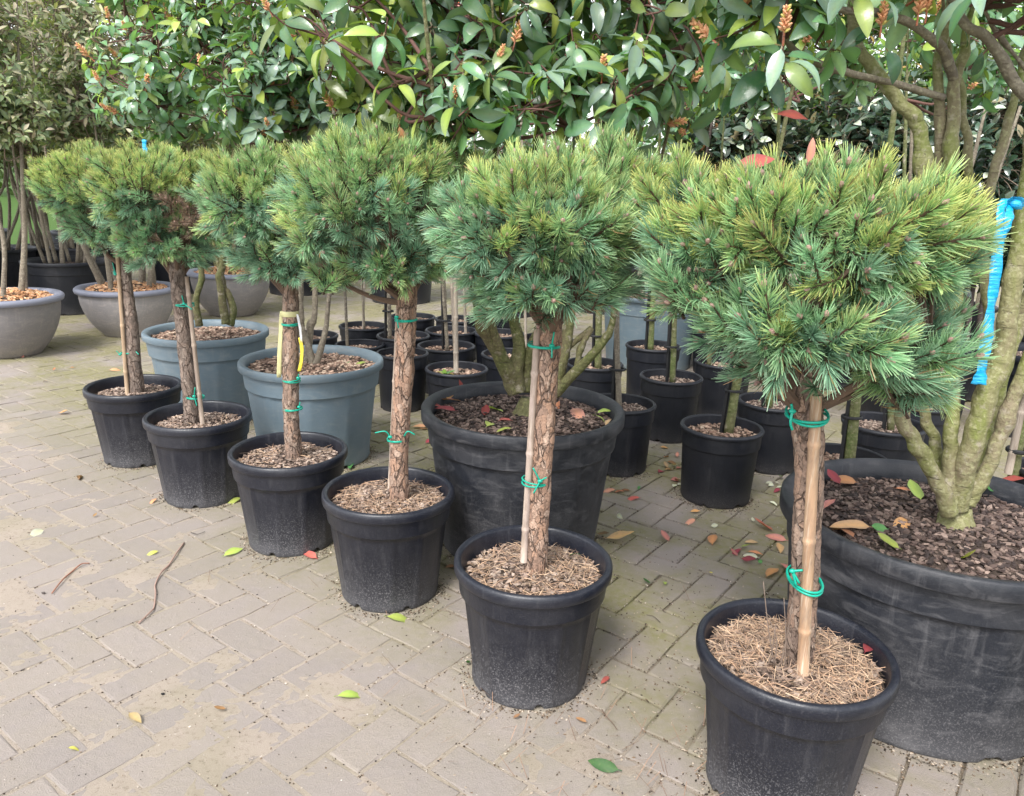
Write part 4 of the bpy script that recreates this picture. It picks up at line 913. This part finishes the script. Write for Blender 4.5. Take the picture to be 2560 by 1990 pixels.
# ---- grey bowls with multi-stemmed evergreens (left) and big black planters behind them
def multistem(x,y,R,H,kind,label,nst,top,seed,stemspx=None,nwh=420,soil='orange',K=KHe,z0=1.15,w_=.55,nobj=300,group='multi-stemmed evergreens on the left',bark=None,tk=None,cat='potted tree',name='potted_evergreen'):
    r=np.random.default_rng(seed); t_=thing(name,label,cat,(x,y,0),group)
    if kind=='bowl': makepot(t_,R,H,R*.52,MBowl,'bowl',zs=H-.03,n=72,rimmat=MBrim,lh=.045); makesoil(t_,R-.075,H-.025,soil,1.0,.05)
    else: makepot(t_,R,H,R*.84,MPs,'smooth',zs=H-.06,n=64,lh=.035); makesoil(t_,R-.03,H-.065,soil,.7,.015)
    sts=[]
    for k in range(nst):
        th=k*2.4+r.uniform(0,.5); rr=R*(.15+.45*math.sqrt((k+.5)/nst)); b=np.array([x+rr*math.cos(th),y+rr*math.sin(th),H-.04]); m=b+np.array([rr*.5*math.cos(th)+r.normal(0,.05),r.normal(0,.05),.45]); m2=m+np.array([rr*.4*math.cos(th)+r.normal(0,.05),r.normal(0,.05),.4]); e=m2+np.array([r.normal(0,.1),r.normal(0,.1),top-m2[2]-.3])
        r0=r.uniform(.014,.023); sts.append(stem(t_,[b,m,m2,e],[r0,r0*.85,r0*.7,r0*.4],bark or MGreyBark,8,knob=.03))
    lob=[((x,y,(z0+top)/2+.1),(w_,w_,(top-z0)/2),1.),((x+.25,y,z0+.35),(.3,.35,.25),.4),((x-.25,y-.1,z0+.45),(.3,.3,.3),.4)]
    shrubcrown(t_,sts,lob,nwh,K,nobj,0,seed=seed+1,whorl=(5,9),up_=.7,droop=(30,85),spread=.07,layers=(.35,1.0),twigcol=(.22,.17,.13),tilt_key=tk or (lambda h,p:{'t':.25+2.6*h,'d':1.8-1.3*h}),lim=lambda p:p[2]>z0-.1,twr=.0022)
    return t_
multistem(-3.50,5.28,.37,.411,'bowl','grey bowl planter with pale multi-stemmed evergreen, cut off by left photo edge',5,2.9,100,z0=1.25,nwh=800)
multistem(-3.05,6.10,.37,.375,'bowl','grey bowl planter with many pale stems, behind the leftmost pine',11,3.0,110,z0=1.2,nwh=900)
multistem(-2.60,7.12,.37,.40,'bowl','grey bowl planter behind the left blue-grey tub, heaped with orange bark',7,3.0,120,z0=1.2,nwh=500,bark=MOlive)
multistem(-4.05,7.05,.36,.46,'pot','large dark planter of grey stems standing behind the two left bowls',9,3.3,130,soil='dark',z0=1.15,w_=.75,nwh=1100)
for k,(x,y) in enumerate([(-5.25,6.8),(-4.9,8.3),(-3.6,8.5),(-2.4,8.6),(-1.2,8.2),(-.1,7.6),(.9,8.0)]):
    multistem(x,y,.36,.46,'pot',['dark planter of evergreen stems beyond the left photo edge bowl','dark planter with crowded stems, back row, far left','dark planter with crowded stems, back row, second from left','dark planter with evergreen, back row behind the left photinia','dark planter with evergreen, back row behind the middle shrubs','dark planter with evergreen, back row behind the centre photinia','dark planter with evergreen, back row right of centre'][k],8,3.3 if k<3 else 1.85,140+k*3,soil='dark',z0=1.15 if k<3 else .9,w_=.75,nwh=900 if k<3 else 380,nobj=200,K=KHe if k<4 else KPh2,tk=None if k<4 else (lambda h,p:{'l':.6}))
# ---- silver-leaved hedge plants on the right, lime green shrubs behind
for k,(x,y) in enumerate([(1.50,5.35),(2.15,5.15),(2.80,4.95),(3.5,4.95),(4.2,5.2)]):
    multistem(x,y,.27,.36,'pot',['dark silver-leaved bush, leftmost, beside the centre photinia','dark silver-leaved bush behind the slanting green stem','dark silver-leaved bush behind the pair of upright grey stems','dark silver-leaved bush at the right photo edge','dark silver-leaved bush, farthest right, mostly outside the photo'][k],6,1.98+.04*(k%2),200+k*3,soil='dark',K=KEl,z0=.6,w_=.48,nwh=1150,nobj=300,group='dark silver-leaved bushes on the right',bark=MDarkBark,tk=lambda h,p:{'s':.15+2.2*max(0,h-.45)},cat='potted shrub',name='potted_silverberry')  # pale leaves favoured towards the top: sky sheen put into leaf colour
for k,(x,y) in enumerate([(1.7,6.5),(2.6,6.3),(3.5,6.2),(4.5,6.4)]):
    multistem(x,y,.3,.42,'pot',['bright green shrub behind the silver hedge, left end','bright green shrub behind the silver hedge, second from left','bright green shrub behind the silver hedge, third from left','bright green shrub behind the silver hedge, right end'][k],7,2.75,230+k*3,soil='dark',K=KLi,z0=1.45,w_=.7,nwh=900,nobj=200,group='bright green shrubs behind the silver hedge',bark=MGreyBark,tk=lambda h,p:{},cat='potted shrub',name='potted_laurel')
# big black planters under the right-hand trees
for k,(x,y,R,H) in enumerate([(2.25,4.25,.30,.42),(2.95,4.1,.32,.45)]):
    t_=thing('black_planter',['big dark planter on the paving behind the blue ribbon','big dark planter right of the blue ribbon, behind the green stems'][k],'planter',(x,y,0)); makepot(t_,R,H,R*.84,MPs,'smooth',zs=H-.05,n=64,lh=.035); makesoil(t_,R-.03,H-.055,'grey',.6)
    for dx in (-.1,.05,.12): stem(t_,[(x+dx,y,H-.07),(x+dx*1.5,y,.9),(x+dx*2.5,y,1.7)],[.016,.008],MGreyBark,8)
x_,y_=1.98,2.62
SR=thing('potted_sapling','black pot with green stem and black tie at the right photo edge','potted tree',(x_,y_,0),'saplings in small black pots'); makepot(SR,.16,.32,.134,MPs,'smooth',zs=.28,n=56,lh=.018); makesoil(SR,.142,.275,'tan',.8,.006)
cane(SR,A3(2150,1010,2.62),A3(2186,840,2.62),.013,(.3,.25,.21)); stem(SR,[A3(2160,1020,2.64),A3(2176,930,2.64),A3(2200,800,2.64),A3(2230,500,2.64)],[.018,.016,.010],MGreenStem,9)
c_=at(2172,960,2.63); tie(SR,(c_.x,c_.y,c_.z),(1,0),.036,.03,2,(),MBlackTie,'rubber_tie',.006,.02)
# little dark-leaved plant at the right edge, in front of the very large planter
SG=thing('potted_shrub','small glossy dark green plant poking in at the right photo edge','potted shrub',(1.22,1.27,0)); makepot(SG,.11,.2,.09,MPs,'smooth',zs=.17,n=40,lh=.014); makesoil(SG,.09,.165,'dark',.6,.004)
K3=kit(.045,.026,[((.015,.05,.02),3,'g'),((.03,.09,.03),1,'g')],MLeaf,n=4,curls=(.3,.8))
sg=[stem(SG,[(1.22+d*.2,1.27,.16),(1.20+d,1.27,.4),(1.16+d*1.4,1.26,.62)],[.004,.002],MDarkBark,6) for d in (-.03,.03,.07)]
shrubcrown(SG,sg,[((1.20,1.27,.50),(.085,.1,.12),1.)],32,K3,200,0,seed=77,layers=(.2,1.),twr=.0012,scale=.9)
# far belt of trees and the field's edge
a=Acc(); bt=Acc(); r=np.random.default_rng(5)
V,Fl,Cl=leafT(.32,.2,.3,.1,(.05,.085,.035),n=3); Ms=[];cols=[]
for k in range(9000):
    x=r.uniform(-34,34); y=30+r.uniform(-1.6,1.6)+.012*x*x; h=2.7+.8*noise.noise(Vector((x*.35,0,0)))+.5*noise.noise(Vector((x*1.3,4,0))); z=h*r.random()**.7
    Ms.append(frame((x,y,z),rdir(),rdir(),r.uniform(.7,1.5))); g=r.uniform(.6,1.3); cols.append((g,g,g))
place(a,V,Fl,Cl,Ms,cols); fh=link('far_trees',a.mesh('far_trees',MHedge),kind='stuff'); tag(fh,'distant dark belt of trees beyond the green field','trees')

for k,(x,y,R) in enumerate([(-4.75,6.15,.36),(-5.15,7.7,.40),(-4.45,8.2,.36)]):
    multistem(x,y,R,.48,'pot',['large dark planter of pale stems, half outside at far left','large dark planter of stems, behind the far left one','large dark planter of stems between the far left rows'][k],11,3.2,170+k*3,soil='dark',z0=1.15,w_=.7,nwh=800,nobj=200)
# more crowded stems and dark planters far left, behind
for k,(x,y) in enumerate([(-6.6,9.6),(-5.4,9.9),(-4.3,10.1),(-3.2,9.9),(-2.1,10.1)]):
    multistem(x,y,.4,.5,'pot',['dark planter with evergreen, farthest row, first from left','dark planter with evergreen, farthest row, second from left','dark planter with evergreen, farthest row, third from left','dark planter with evergreen, farthest row, fourth from left','dark planter with evergreen, farthest row, right end'][k],10,3.6,300+k*3,soil='dark',z0=1.25,w_=.8,nwh=420,nobj=60,bark=MDarkBark)
# ------------------------------------------------------------------ fallen leaves, twigs and other small things
COLS={'red':(.38,.11,.09),'orange':(.46,.22,.12),'pink':(.46,.20,.18),'crimson':(.26,.045,.06),'lime green':(.30,.38,.10),'dark green':(.03,.10,.025),'green':(.08,.22,.08),'brown':(.22,.12,.07),'silver':(.55,.56,.50),'peach':(.60,.36,.22),'yellow':(.50,.48,.13),'tan':(.45,.33,.2)}
LM={}
def lmesh(c,v):
    if (c,v) not in LM:
        sp=[(.075,.028,.25,.25),(.062,.030,-.35,.35),(.085,.030,.7,.1)][v] if c!='silver' else [(.034,.022,.2,.2),(.028,.02,-.3,.2),(.04,.022,.5,.1)][v]
        t_=leafT(sp[0],sp[1],sp[2],sp[3],COLS[c],n=7,wave=.12,seed=v,petcol=tuple(x*.6 for x in COLS[c])); a=Acc(); a.add(t_[0],t_[1][0],t_[2]); LM[(c,v)]=a.mesh('fallen_leaf',MDry,True)
    return LM[(c,v)]
usedL={}
def fallen(px,py,c,z,where,size=1.,ang=None,hover=.004,stand=0.):
    p=on(px,py,z); d=ray(px,py); v=int(rng.integers(3)); 
    an=rng.uniform(0,6.28) if ang is None else ang
    y=np.array([math.cos(an),math.sin(an),stand]); zz=np.array([rng.normal(0,.25),rng.normal(0,.25)-.1,1.]) if rng.random()<.85 else np.array([rng.normal(0,.6),-.6,.6])
    L=.07*size; m=frame(np.array(p)-y*L*.5+np.array([0,0,hover+.003]),y,zz,size)
    o=link('fallen_leaf',lmesh(c,v),None,Matrix(m.tolist())); lab=f'{c} fallen leaf {where}'
    usedL.setdefault(lab,[]).append(o); tag(o,lab,'leaf')
def g1(x,y): return 853+.414*x,1015+.414*y
def g2(x,y): return 725+.336*x,563+.336*y
def g3(x,y): return .414*x,1015+.414*y
def g4(x,y): return .336*x,478+.336*y
mid='on the paving behind the lone front sapling pot'; rgt='on the mossy paving left of the very large planter'
for (x,y,c,s_,w2) in ((1210,120,'red',.8,'beside the foot of the large worn round planter'),(1085,80,'pink',.8,'touching the foot of the large worn round planter'),(1135,85,'orange',.6,'touching the foot of the large worn round planter'),(1165,80,'brown',.6,'beside the foot of the large worn round planter'),(1232,66,'green',.5,'beside the foot of the large worn round planter'),(1135,220,'silver',.9,'on bare paving right of the worn round planter'),
  (1415,25,'pink',.9,'left of the lone front sapling pot'),(1430,50,'silver',1.,'left of the lone front sapling pot'),(1515,190,'orange',.6,'just in front of the lone front sapling pot'),(1505,238,'pink',.7,'just in front of the lone front sapling pot'),(1640,265,'silver',.9,'in the middle of the mossy paving, lower one'),(1810,228,'silver',.8,'on mossy paving nearest the very large planter'),(1870,275,'red',1.35,'long, near the left wall of the very large planter'),
  (1130,335,'peach',1.7,'large, beside the fifth pine pot and round planter'),(1045,315,'brown',.9,'curled beside the fifth pine pot'),(1365,328,'pink',.9,'alone between fifth pine and lone sapling pot'),(1610,340,'orange',1.25,'long, on open paving between fifth and sixth pines'),(1950,330,'pink',1.,'against the left wall of the very large planter'),(1955,372,'peach',1.,'against the left wall of the very large planter'),
  (1900,55,'silver',.9,'second from left in the pale cluster by the very large planter'),(1925,45,'silver',.8,'third from left in the pale cluster by the very large planter'),(1945,62,'silver',.8,'rightmost in the pale cluster by the very large planter'),(1890,40,'silver',.8,'leftmost in the pale cluster by the very large planter'),(1960,15,'green',.8,'by the left rim of the very large planter'),(1945,80,'crimson',.7,'by the left rim of the very large planter'),(1935,150,'silver',.9,'left of the very large planter, lower one'),
  (1740,392,'crimson',.8,'in the small heap left of the sixth pine trunk'),(1778,375,'lime green',.6,'in the small heap left of the sixth pine trunk'),(1772,420,'silver',1.5,'in the small heap left of the sixth pine trunk'),(1820,403,'orange',.7,'in the small heap left of the sixth pine trunk'),(1795,445,'crimson',.9,'lowest in the small heap left of the sixth pine trunk'),(1720,410,'pink',.6,'in the small heap left of the sixth pine trunk'),(1850,452,'green',.5,'in the small heap left of the sixth pine trunk'),(1800,350,'tan',.7,'above the small heap left of the sixth pine trunk'),
  (1910,510,'orange',1.2,'long, just left of the sixth pine trunk tie'),(1990,480,'pink',1.1,'half hidden behind the sixth pine trunk'),(1270,556,'dark green',.45,'small, in a joint right of the fifth pine pot'),(1365,560,'lime green',.45,'small, on a paver right of the fifth pine pot'),(1600,510,'yellow',.3,'tiny, in a joint between fifth and sixth pines'),
  (262,475,'brown',.8,'curled between the fourth and fifth pine pots'),(1068,1510,'dark green',.95,'alone on paving at the bottom of the photo'),(1062,1058,'red',.5,'small, right of the fifth pine pot foot'),(350,975,'dark green',.4,'tucked against the left side of the fifth pine pot'),(940,1272,'brown',.4,'scrap in a joint below the fifth pine pot'),(600,1252,'brown',.3,'tiny scrap below the fifth pine pot')):
    fallen(*g1(x,y),c,.001,w2,s_)
DR={(2055,1170):'highest in the drift left of the lone sapling pot',(2065,1230):'second highest in the drift left of the lone sapling pot',(2140,1225):'at the top right of the drift left of the lone sapling pot',(2120,1290):'in the middle of the drift left of the lone sapling pot',(2035,1322):'at the lower left of the drift left of the lone sapling pot',(2100,1265):'upper one in the drift left of the lone sapling pot',(2150,1300):'at the right of the drift left of the lone sapling pot',(2160,1265):'upper one in the drift left of the lone sapling pot',(2070,1290):'in the drift left of the lone sapling pot',(2140,1385):'lowest in the drift left of the lone sapling pot',(2130,1410):'lowest in the drift left of the lone sapling pot',(2085,1310):'lower one in the drift left of the lone sapling pot'}
for (x,y,c,s_) in ((2055,1170,'orange',.7),(2065,1230,'orange',.6),(2140,1225,'pink',.6),(2120,1290,'peach',.8),(2035,1322,'crimson',.9),(2100,1265,'brown',.7),(2150,1300,'pink',.7),(2160,1265,'silver',.9),(2070,1290,'tan',.7),(2140,1385,'pink',.9),(2130,1410,'silver',.9),(2085,1310,'brown',.9)): fallen(*g2(x,y),c,.001,DR[(x,y)],s_)
for (x,y,c,s_,w2) in ((500,1040,'peach',1.2,'between the fourth pine trunk and the round planter'),(530,1052,'brown',1.,'between the fourth pine trunk and the round planter'),(560,1137,'crimson',.7,'at the left foot of the round planter'),(465,1147,'yellow',.5,'right of the fourth pine trunk'),(70,1295,'green',1.,'at the foot of the right blue-grey tub'),(280,297,'pink',.8,'far back on the paving behind the small pots'),(330,255,'orange',.7,'far back on the paving behind the small pots'),(2190,700,'orange',1.,'lower one behind the small pots on the right'),(2160,640,'orange',1.,'on paving behind the small pots on the right')): fallen(*g2(x,y),c,.001,w2,s_)
for (x,y,c,s_,w2) in ((410,15,'brown',.7,'curled, left of the second pine pot'),(795,132,'orange',.5,'curled, at the foot of the second pine pot'),(1190,405,'lime green',1.,'left of the third pine pot'),(1215,130,'lime green',.9,'between the second and third pine pots'),(795,402,'yellow',.5,'small, near the tip of the long twig'),(1605,420,'red',1.,'with long stalk, between third and fourth pine pots'),(220,292,'silver',1.3,'alone at the left, above the short twig'),(1790,1138,'lime green',.95,'alone on paving in the lower middle'),(2040,738,'lime green',1.05,'just below the fourth pine pot'),(1135,1215,'brown',.45,'small, on a paver in the lower left'),(690,1250,'tan',.7,'crumpled, on a joint in the lower left'),(490,213,'brown',.35,'tiny, left of the third pine pot'),(372,1413,'yellow',.3,'tiny, near the bottom left corner')): fallen(*g3(x,y),c,.001,w2,s_)
for (x,y,c,s_,w2) in ((405,1447-240,'orange',.95,'alone on paving left of the first pine pot'),): fallen(*( .336*x,478+.336*y),c,.001,w2,s_)
for (x,y,c,s_,w2) in ((505,1620,'brown',.6,'curled, below the first pine pot'),(345,930,'orange',.5,'small, left of the first pine pot, lower'),(460,915,'orange',.5,'small, left of the first pine pot, upper'),(725,930,'peach',1.,'behind the first pine pot'),(290,1000,'brown',.4,'tiny, left of the first pine pot'),(148,845,'pink',.8,'at the foot of the left grey bowl'),(1510,582,'crimson',.8,'at the foot of the rear grey bowl')): fallen(*g4(x,y),c,.001,w2,s_)
# on the bark of the round planter
wA='on the round planter bark'
for (x,y,c,s_,w2,st) in ((750,800,'crimson',1.2,'standing at the back left rim of the round planter',.9),(692,848,'orange',1.3,wA+' at left',.1),(672,880,'pink',1.2,wA+' at left',0),(685,938,'crimson',1.1,wA+', left, below the pink one',.0),(920,960,'crimson',1.,wA+', middle left',0),(992,942,'lime green',1.2,wA+', upper middle left',0),(950,1028,'lime green',1.2,wA+', large, lower middle',0),(1055,1065,'lime green',.8,wA+', lowest, near the rim',0),(1045,1002,'red',.9,wA+', behind the cane',0),(1565,848,'orange',1.,wA+', upper right',0),(1650,895,'red',.7,wA+', far right',.4),(1498,953,'pink',1.6,'long, '+wA+', right of the trunk',0),(1672,953,'lime green',1.,wA+', right, upper one',0),(1635,982,'lime green',.9,wA+', right, lower one',0),(1380,898,'orange',.9,wA+', just right of the fifth pine trunk',0),(590,908,'red',.6,wA+', at the left rim',.2),(1708,1005,'tan',.7,wA+', at the right rim',.2),(1738,950,'tan',.5,wA+', at the far right rim',.3)):
    X,Y_=g2(x,y); fallen(X,Y_,c,.468,w2,s_,hover=.006,stand=st)
wB='on the very large planter bark'
for (x,y,c,s_,w2,st) in ((895,38,'orange',.9,'curled with upright stalk, '+wB,.3),(785,168,'pink',.8,wB+', right beside the sixth pine trunk',.2),(930,285,'peach',1.3,'broad, '+wB+' near the front rim',0),(880,312,'orange',1.2,'long, '+wB+' at the front rim',0),(1050,297,'green',.75,wB+', between the peach and orange leaves',0),(1180,262,'orange',1.2,'long, '+wB+', in the middle',0),(1240,112,'lime green',1.3,'narrow, '+wB+', left of the trunk',0),(1175,86,'orange',.6,wB+', left of the trunk',0),(1100,378,'lime green',.9,'against the front rim of the very large planter',.1),(1540,455,'yellow',.9,'curled, standing near the front rim of the very large planter',.5),(1632,86,'green',.75,wB+', right of the trunk',0),(1700,86,'silver',1.2,wB+', right of the trunk',0),(612,110,'green',.6,'at the left rim of the very large planter, behind the pine trunk',.1),(815,36,'crimson',1.,wB+', back left',0),(1760,45,'crimson',1.,wB+', back right',0)):
    fallen(1450+.402*x,1015+.402*y,c,.452,w2,s_,hover=.006,stand=st)
fallen(1450+.402*990,1015+.402*945,'crimson',.305,'bright, round, on the litter in the nearest pine pot',.75,hover=.012)
fallen(853+.414*905,1015+.414*425,'dark green',.30,'narrow, on the litter in the fifth pine pot',.5,hover=.010)
fallen(*g2(140,635),'lime green',.425,'on the bark of the right blue-grey tub',.8); fallen(*g2(55,640),'green',.425,'on the bark of the right blue-grey tub',.5)
# leaves caught in the crowns
for px,py,Y,c,s_,y,zz,w2 in ((1560,358,1.50,'red',1.0,(1,.1,.25),(0,-.9,.5),'caught on top of the sixth pine crown'),(1722,352,1.42,'pink',.55,(.1,0,1),(0,-1,.1),'standing upright on top of the sixth pine crown'),(1650,242,1.75,'red',.9,(1,0,-.1),(.1,-.7,.7),'hanging before the dark silver hedge'),(620,422,2.32,'peach',.45,(0,0,1),(0,-1,.2),'small, caught in the left side of the fourth pine crown'),(850,265,2.30,'orange',.8,(.3,0,-1),(0,-1,.3),'hanging just above the fourth pine crown'),(913,250,2.25,'pink',.9,(.1,0,-1),(0,-1,.1),'pale, hanging above the fourth pine crown')):
    o=link('fallen_leaf',lmesh(c,0),None,Matrix(frame(A3(px,py,Y),y,zz,s_).tolist())); tag(o,f'{c} leaf {w2}','leaf')
for l,os_ in usedL.items():
    if len(os_)>1:
        for o in os_: o['group']=l.replace('leaf','leaves')
# two broken twigs on the paving
def twig(pts,r,c,label):
    a=Acc(); P=[np.array(on(x,y,0))+np.array([0,0,.004+.004*(k%2)]) for k,(x,y) in enumerate(pts)]; c0=P[0].copy()
    tube(a,crom([p-c0 for p in P],5),r,6,c); o=link('broken_twig',a.mesh('broken_twig',MTwig,True),None,Matrix.Translation(c0)); tag(o,label,'twig'); return o
twig([g3(948,350),g3(905,415),g3(870,465),g3(830,510),g3(800,568),g3(803,610),g3(795,680),g3(780,708),g3(715,765)],[.0032,.0026,.0022],(.33,.22,.18),'long thin crooked twig lying on the paving, lower left')
twig([g3(462,455),g3(420,465),g3(370,500),g3(325,545),g3(268,610)],[.0018,.0024,.002],(.30,.14,.09),'short reddish twig lying on the paving at far left')
twig([g3(1055,292),g3(1020,310),g3(985,297)],[.001,.0012],(.08,.07,.06),'tiny dark curved twig left of the third pine pot')
twig([g1(1040,1210),g1(1060,1250),g1(1090,1275),g1(1118,1322)],[.0016,.001],(.16,.11,.08),'small dark twig right of the fifth pine pot')
twig([g1(1270,722),g1(1305,735),g1(1340,760)],[.0009,.0012],(.10,.08,.06),'thin dark twig in the joints between fifth and sixth pines')
a=Acc(); p=on(*g3(225,607),0); V=np.array(CT[2][0])*np.array([.014,.010,.012]); a.add(V,CT[2][1][0],(.09,.075,.07)); a.F.append(CT[2][1][1]); tag(link('pebble',a.mesh('pebble',MCrumb),None,Matrix.Translation(p+Vector((0,0,.003)))),'small dark pebble beside the short reddish twig','stone')
a=Acc(); p=on(*g3(840,1128),0); a.add(V*.8,CT[2][1][0],(.02,.02,.02)); a.F.append(CT[2][1][1]); tag(link('pebble',a.mesh('pebble',MCrumb),None,Matrix.Translation(p+Vector((0,0,.003)))),'tiny black pebble on a joint, lower left','stone')
# dirt and bark crumbs round the pot feet, added to suggest contact shadow
a=Acc(); pts=[]
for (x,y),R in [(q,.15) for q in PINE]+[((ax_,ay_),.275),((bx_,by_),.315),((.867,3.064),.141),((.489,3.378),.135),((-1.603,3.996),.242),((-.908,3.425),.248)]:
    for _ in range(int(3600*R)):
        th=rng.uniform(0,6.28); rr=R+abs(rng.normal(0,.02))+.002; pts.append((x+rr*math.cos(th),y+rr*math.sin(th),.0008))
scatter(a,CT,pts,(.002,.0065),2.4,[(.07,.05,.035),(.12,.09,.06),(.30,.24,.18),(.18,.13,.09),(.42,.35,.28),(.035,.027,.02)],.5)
pts=[(rng.normal(.55,.35),rng.normal(1.75,.45),.001) for _ in range(1500)]; scatter(a,CT,pts,(.002,.006),2.6,[(.07,.05,.035),(.16,.11,.07),(.38,.31,.24)],.5)
link('spilt_bark_shade',a.mesh('spilt_bark_shade',MCrumb),pave,kind='stuff')
# loose dry pine needles scattered on the paving
a=Acc(); V=np.array([(-.5,-.5,0),(.5,-.5,0),(.5,.5,.03),(-.5,.5,.03)]); Ms=[];cols=[]
for cx,cy,sp,n_ in ((.55,1.35,.14,50),(.30,1.50,.15,50),(-.05,1.58,.12,30),(-.1,1.9,.2,14),(.9,1.25,.2,30),(.3,2.2,.8,30)):
    for _ in range(n_):
        L=rng.uniform(.02,.05); th=rng.uniform(0,6.28); m=frame((cx+rng.normal(0,sp),cy+rng.normal(0,sp),.0025),(math.cos(th),math.sin(th),rng.normal(0,.04)),(0,0,1)); m[:3,1]*=L; m[:3,0]*=.0012; Ms.append(m); cols.append(np.array((.27,.165,.11))*rng.uniform(.5,1.3))
place(a,V,[np.array([(0,1,2,3)])],np.ones((4,3)),Ms,cols); link('loose_needles',a.mesh('loose_needles',MCrumb),pave,kind='stuff')
# blue clip and white tag showing over the crowns at left
a=Acc(); V=[(x,y,z) for z in (-.024,.024) for x,y in ((-.007,-.004),(.007,-.004),(.007,.004),(-.007,.004))]; Fq=[(0,1,5,4),(1,2,6,5),(2,3,7,6),(3,0,4,7),(3,2,1,0),(4,5,6,7)]
a.add(V,Fq); V2=[(x*.5+.009,y*.6-.002,z*.5-.016) for x,y,z in V]; a.add(V2,Fq); V3=[(x*1.15,y*1.3,z*.16+.018) for x,y,z in V]; a.add(V3,Fq)
o=link('label_clip',a.mesh('label_clip',MBlue),None,Matrix.Translation(A3(308,312,3.05))@Matrix.Rotation(.1,4,'Y')); bm_=o.modifiers.new('b','BEVEL'); bm_.width=.0015; tag(o,'bright blue plastic clip sticking up above the second pine crown','clip')
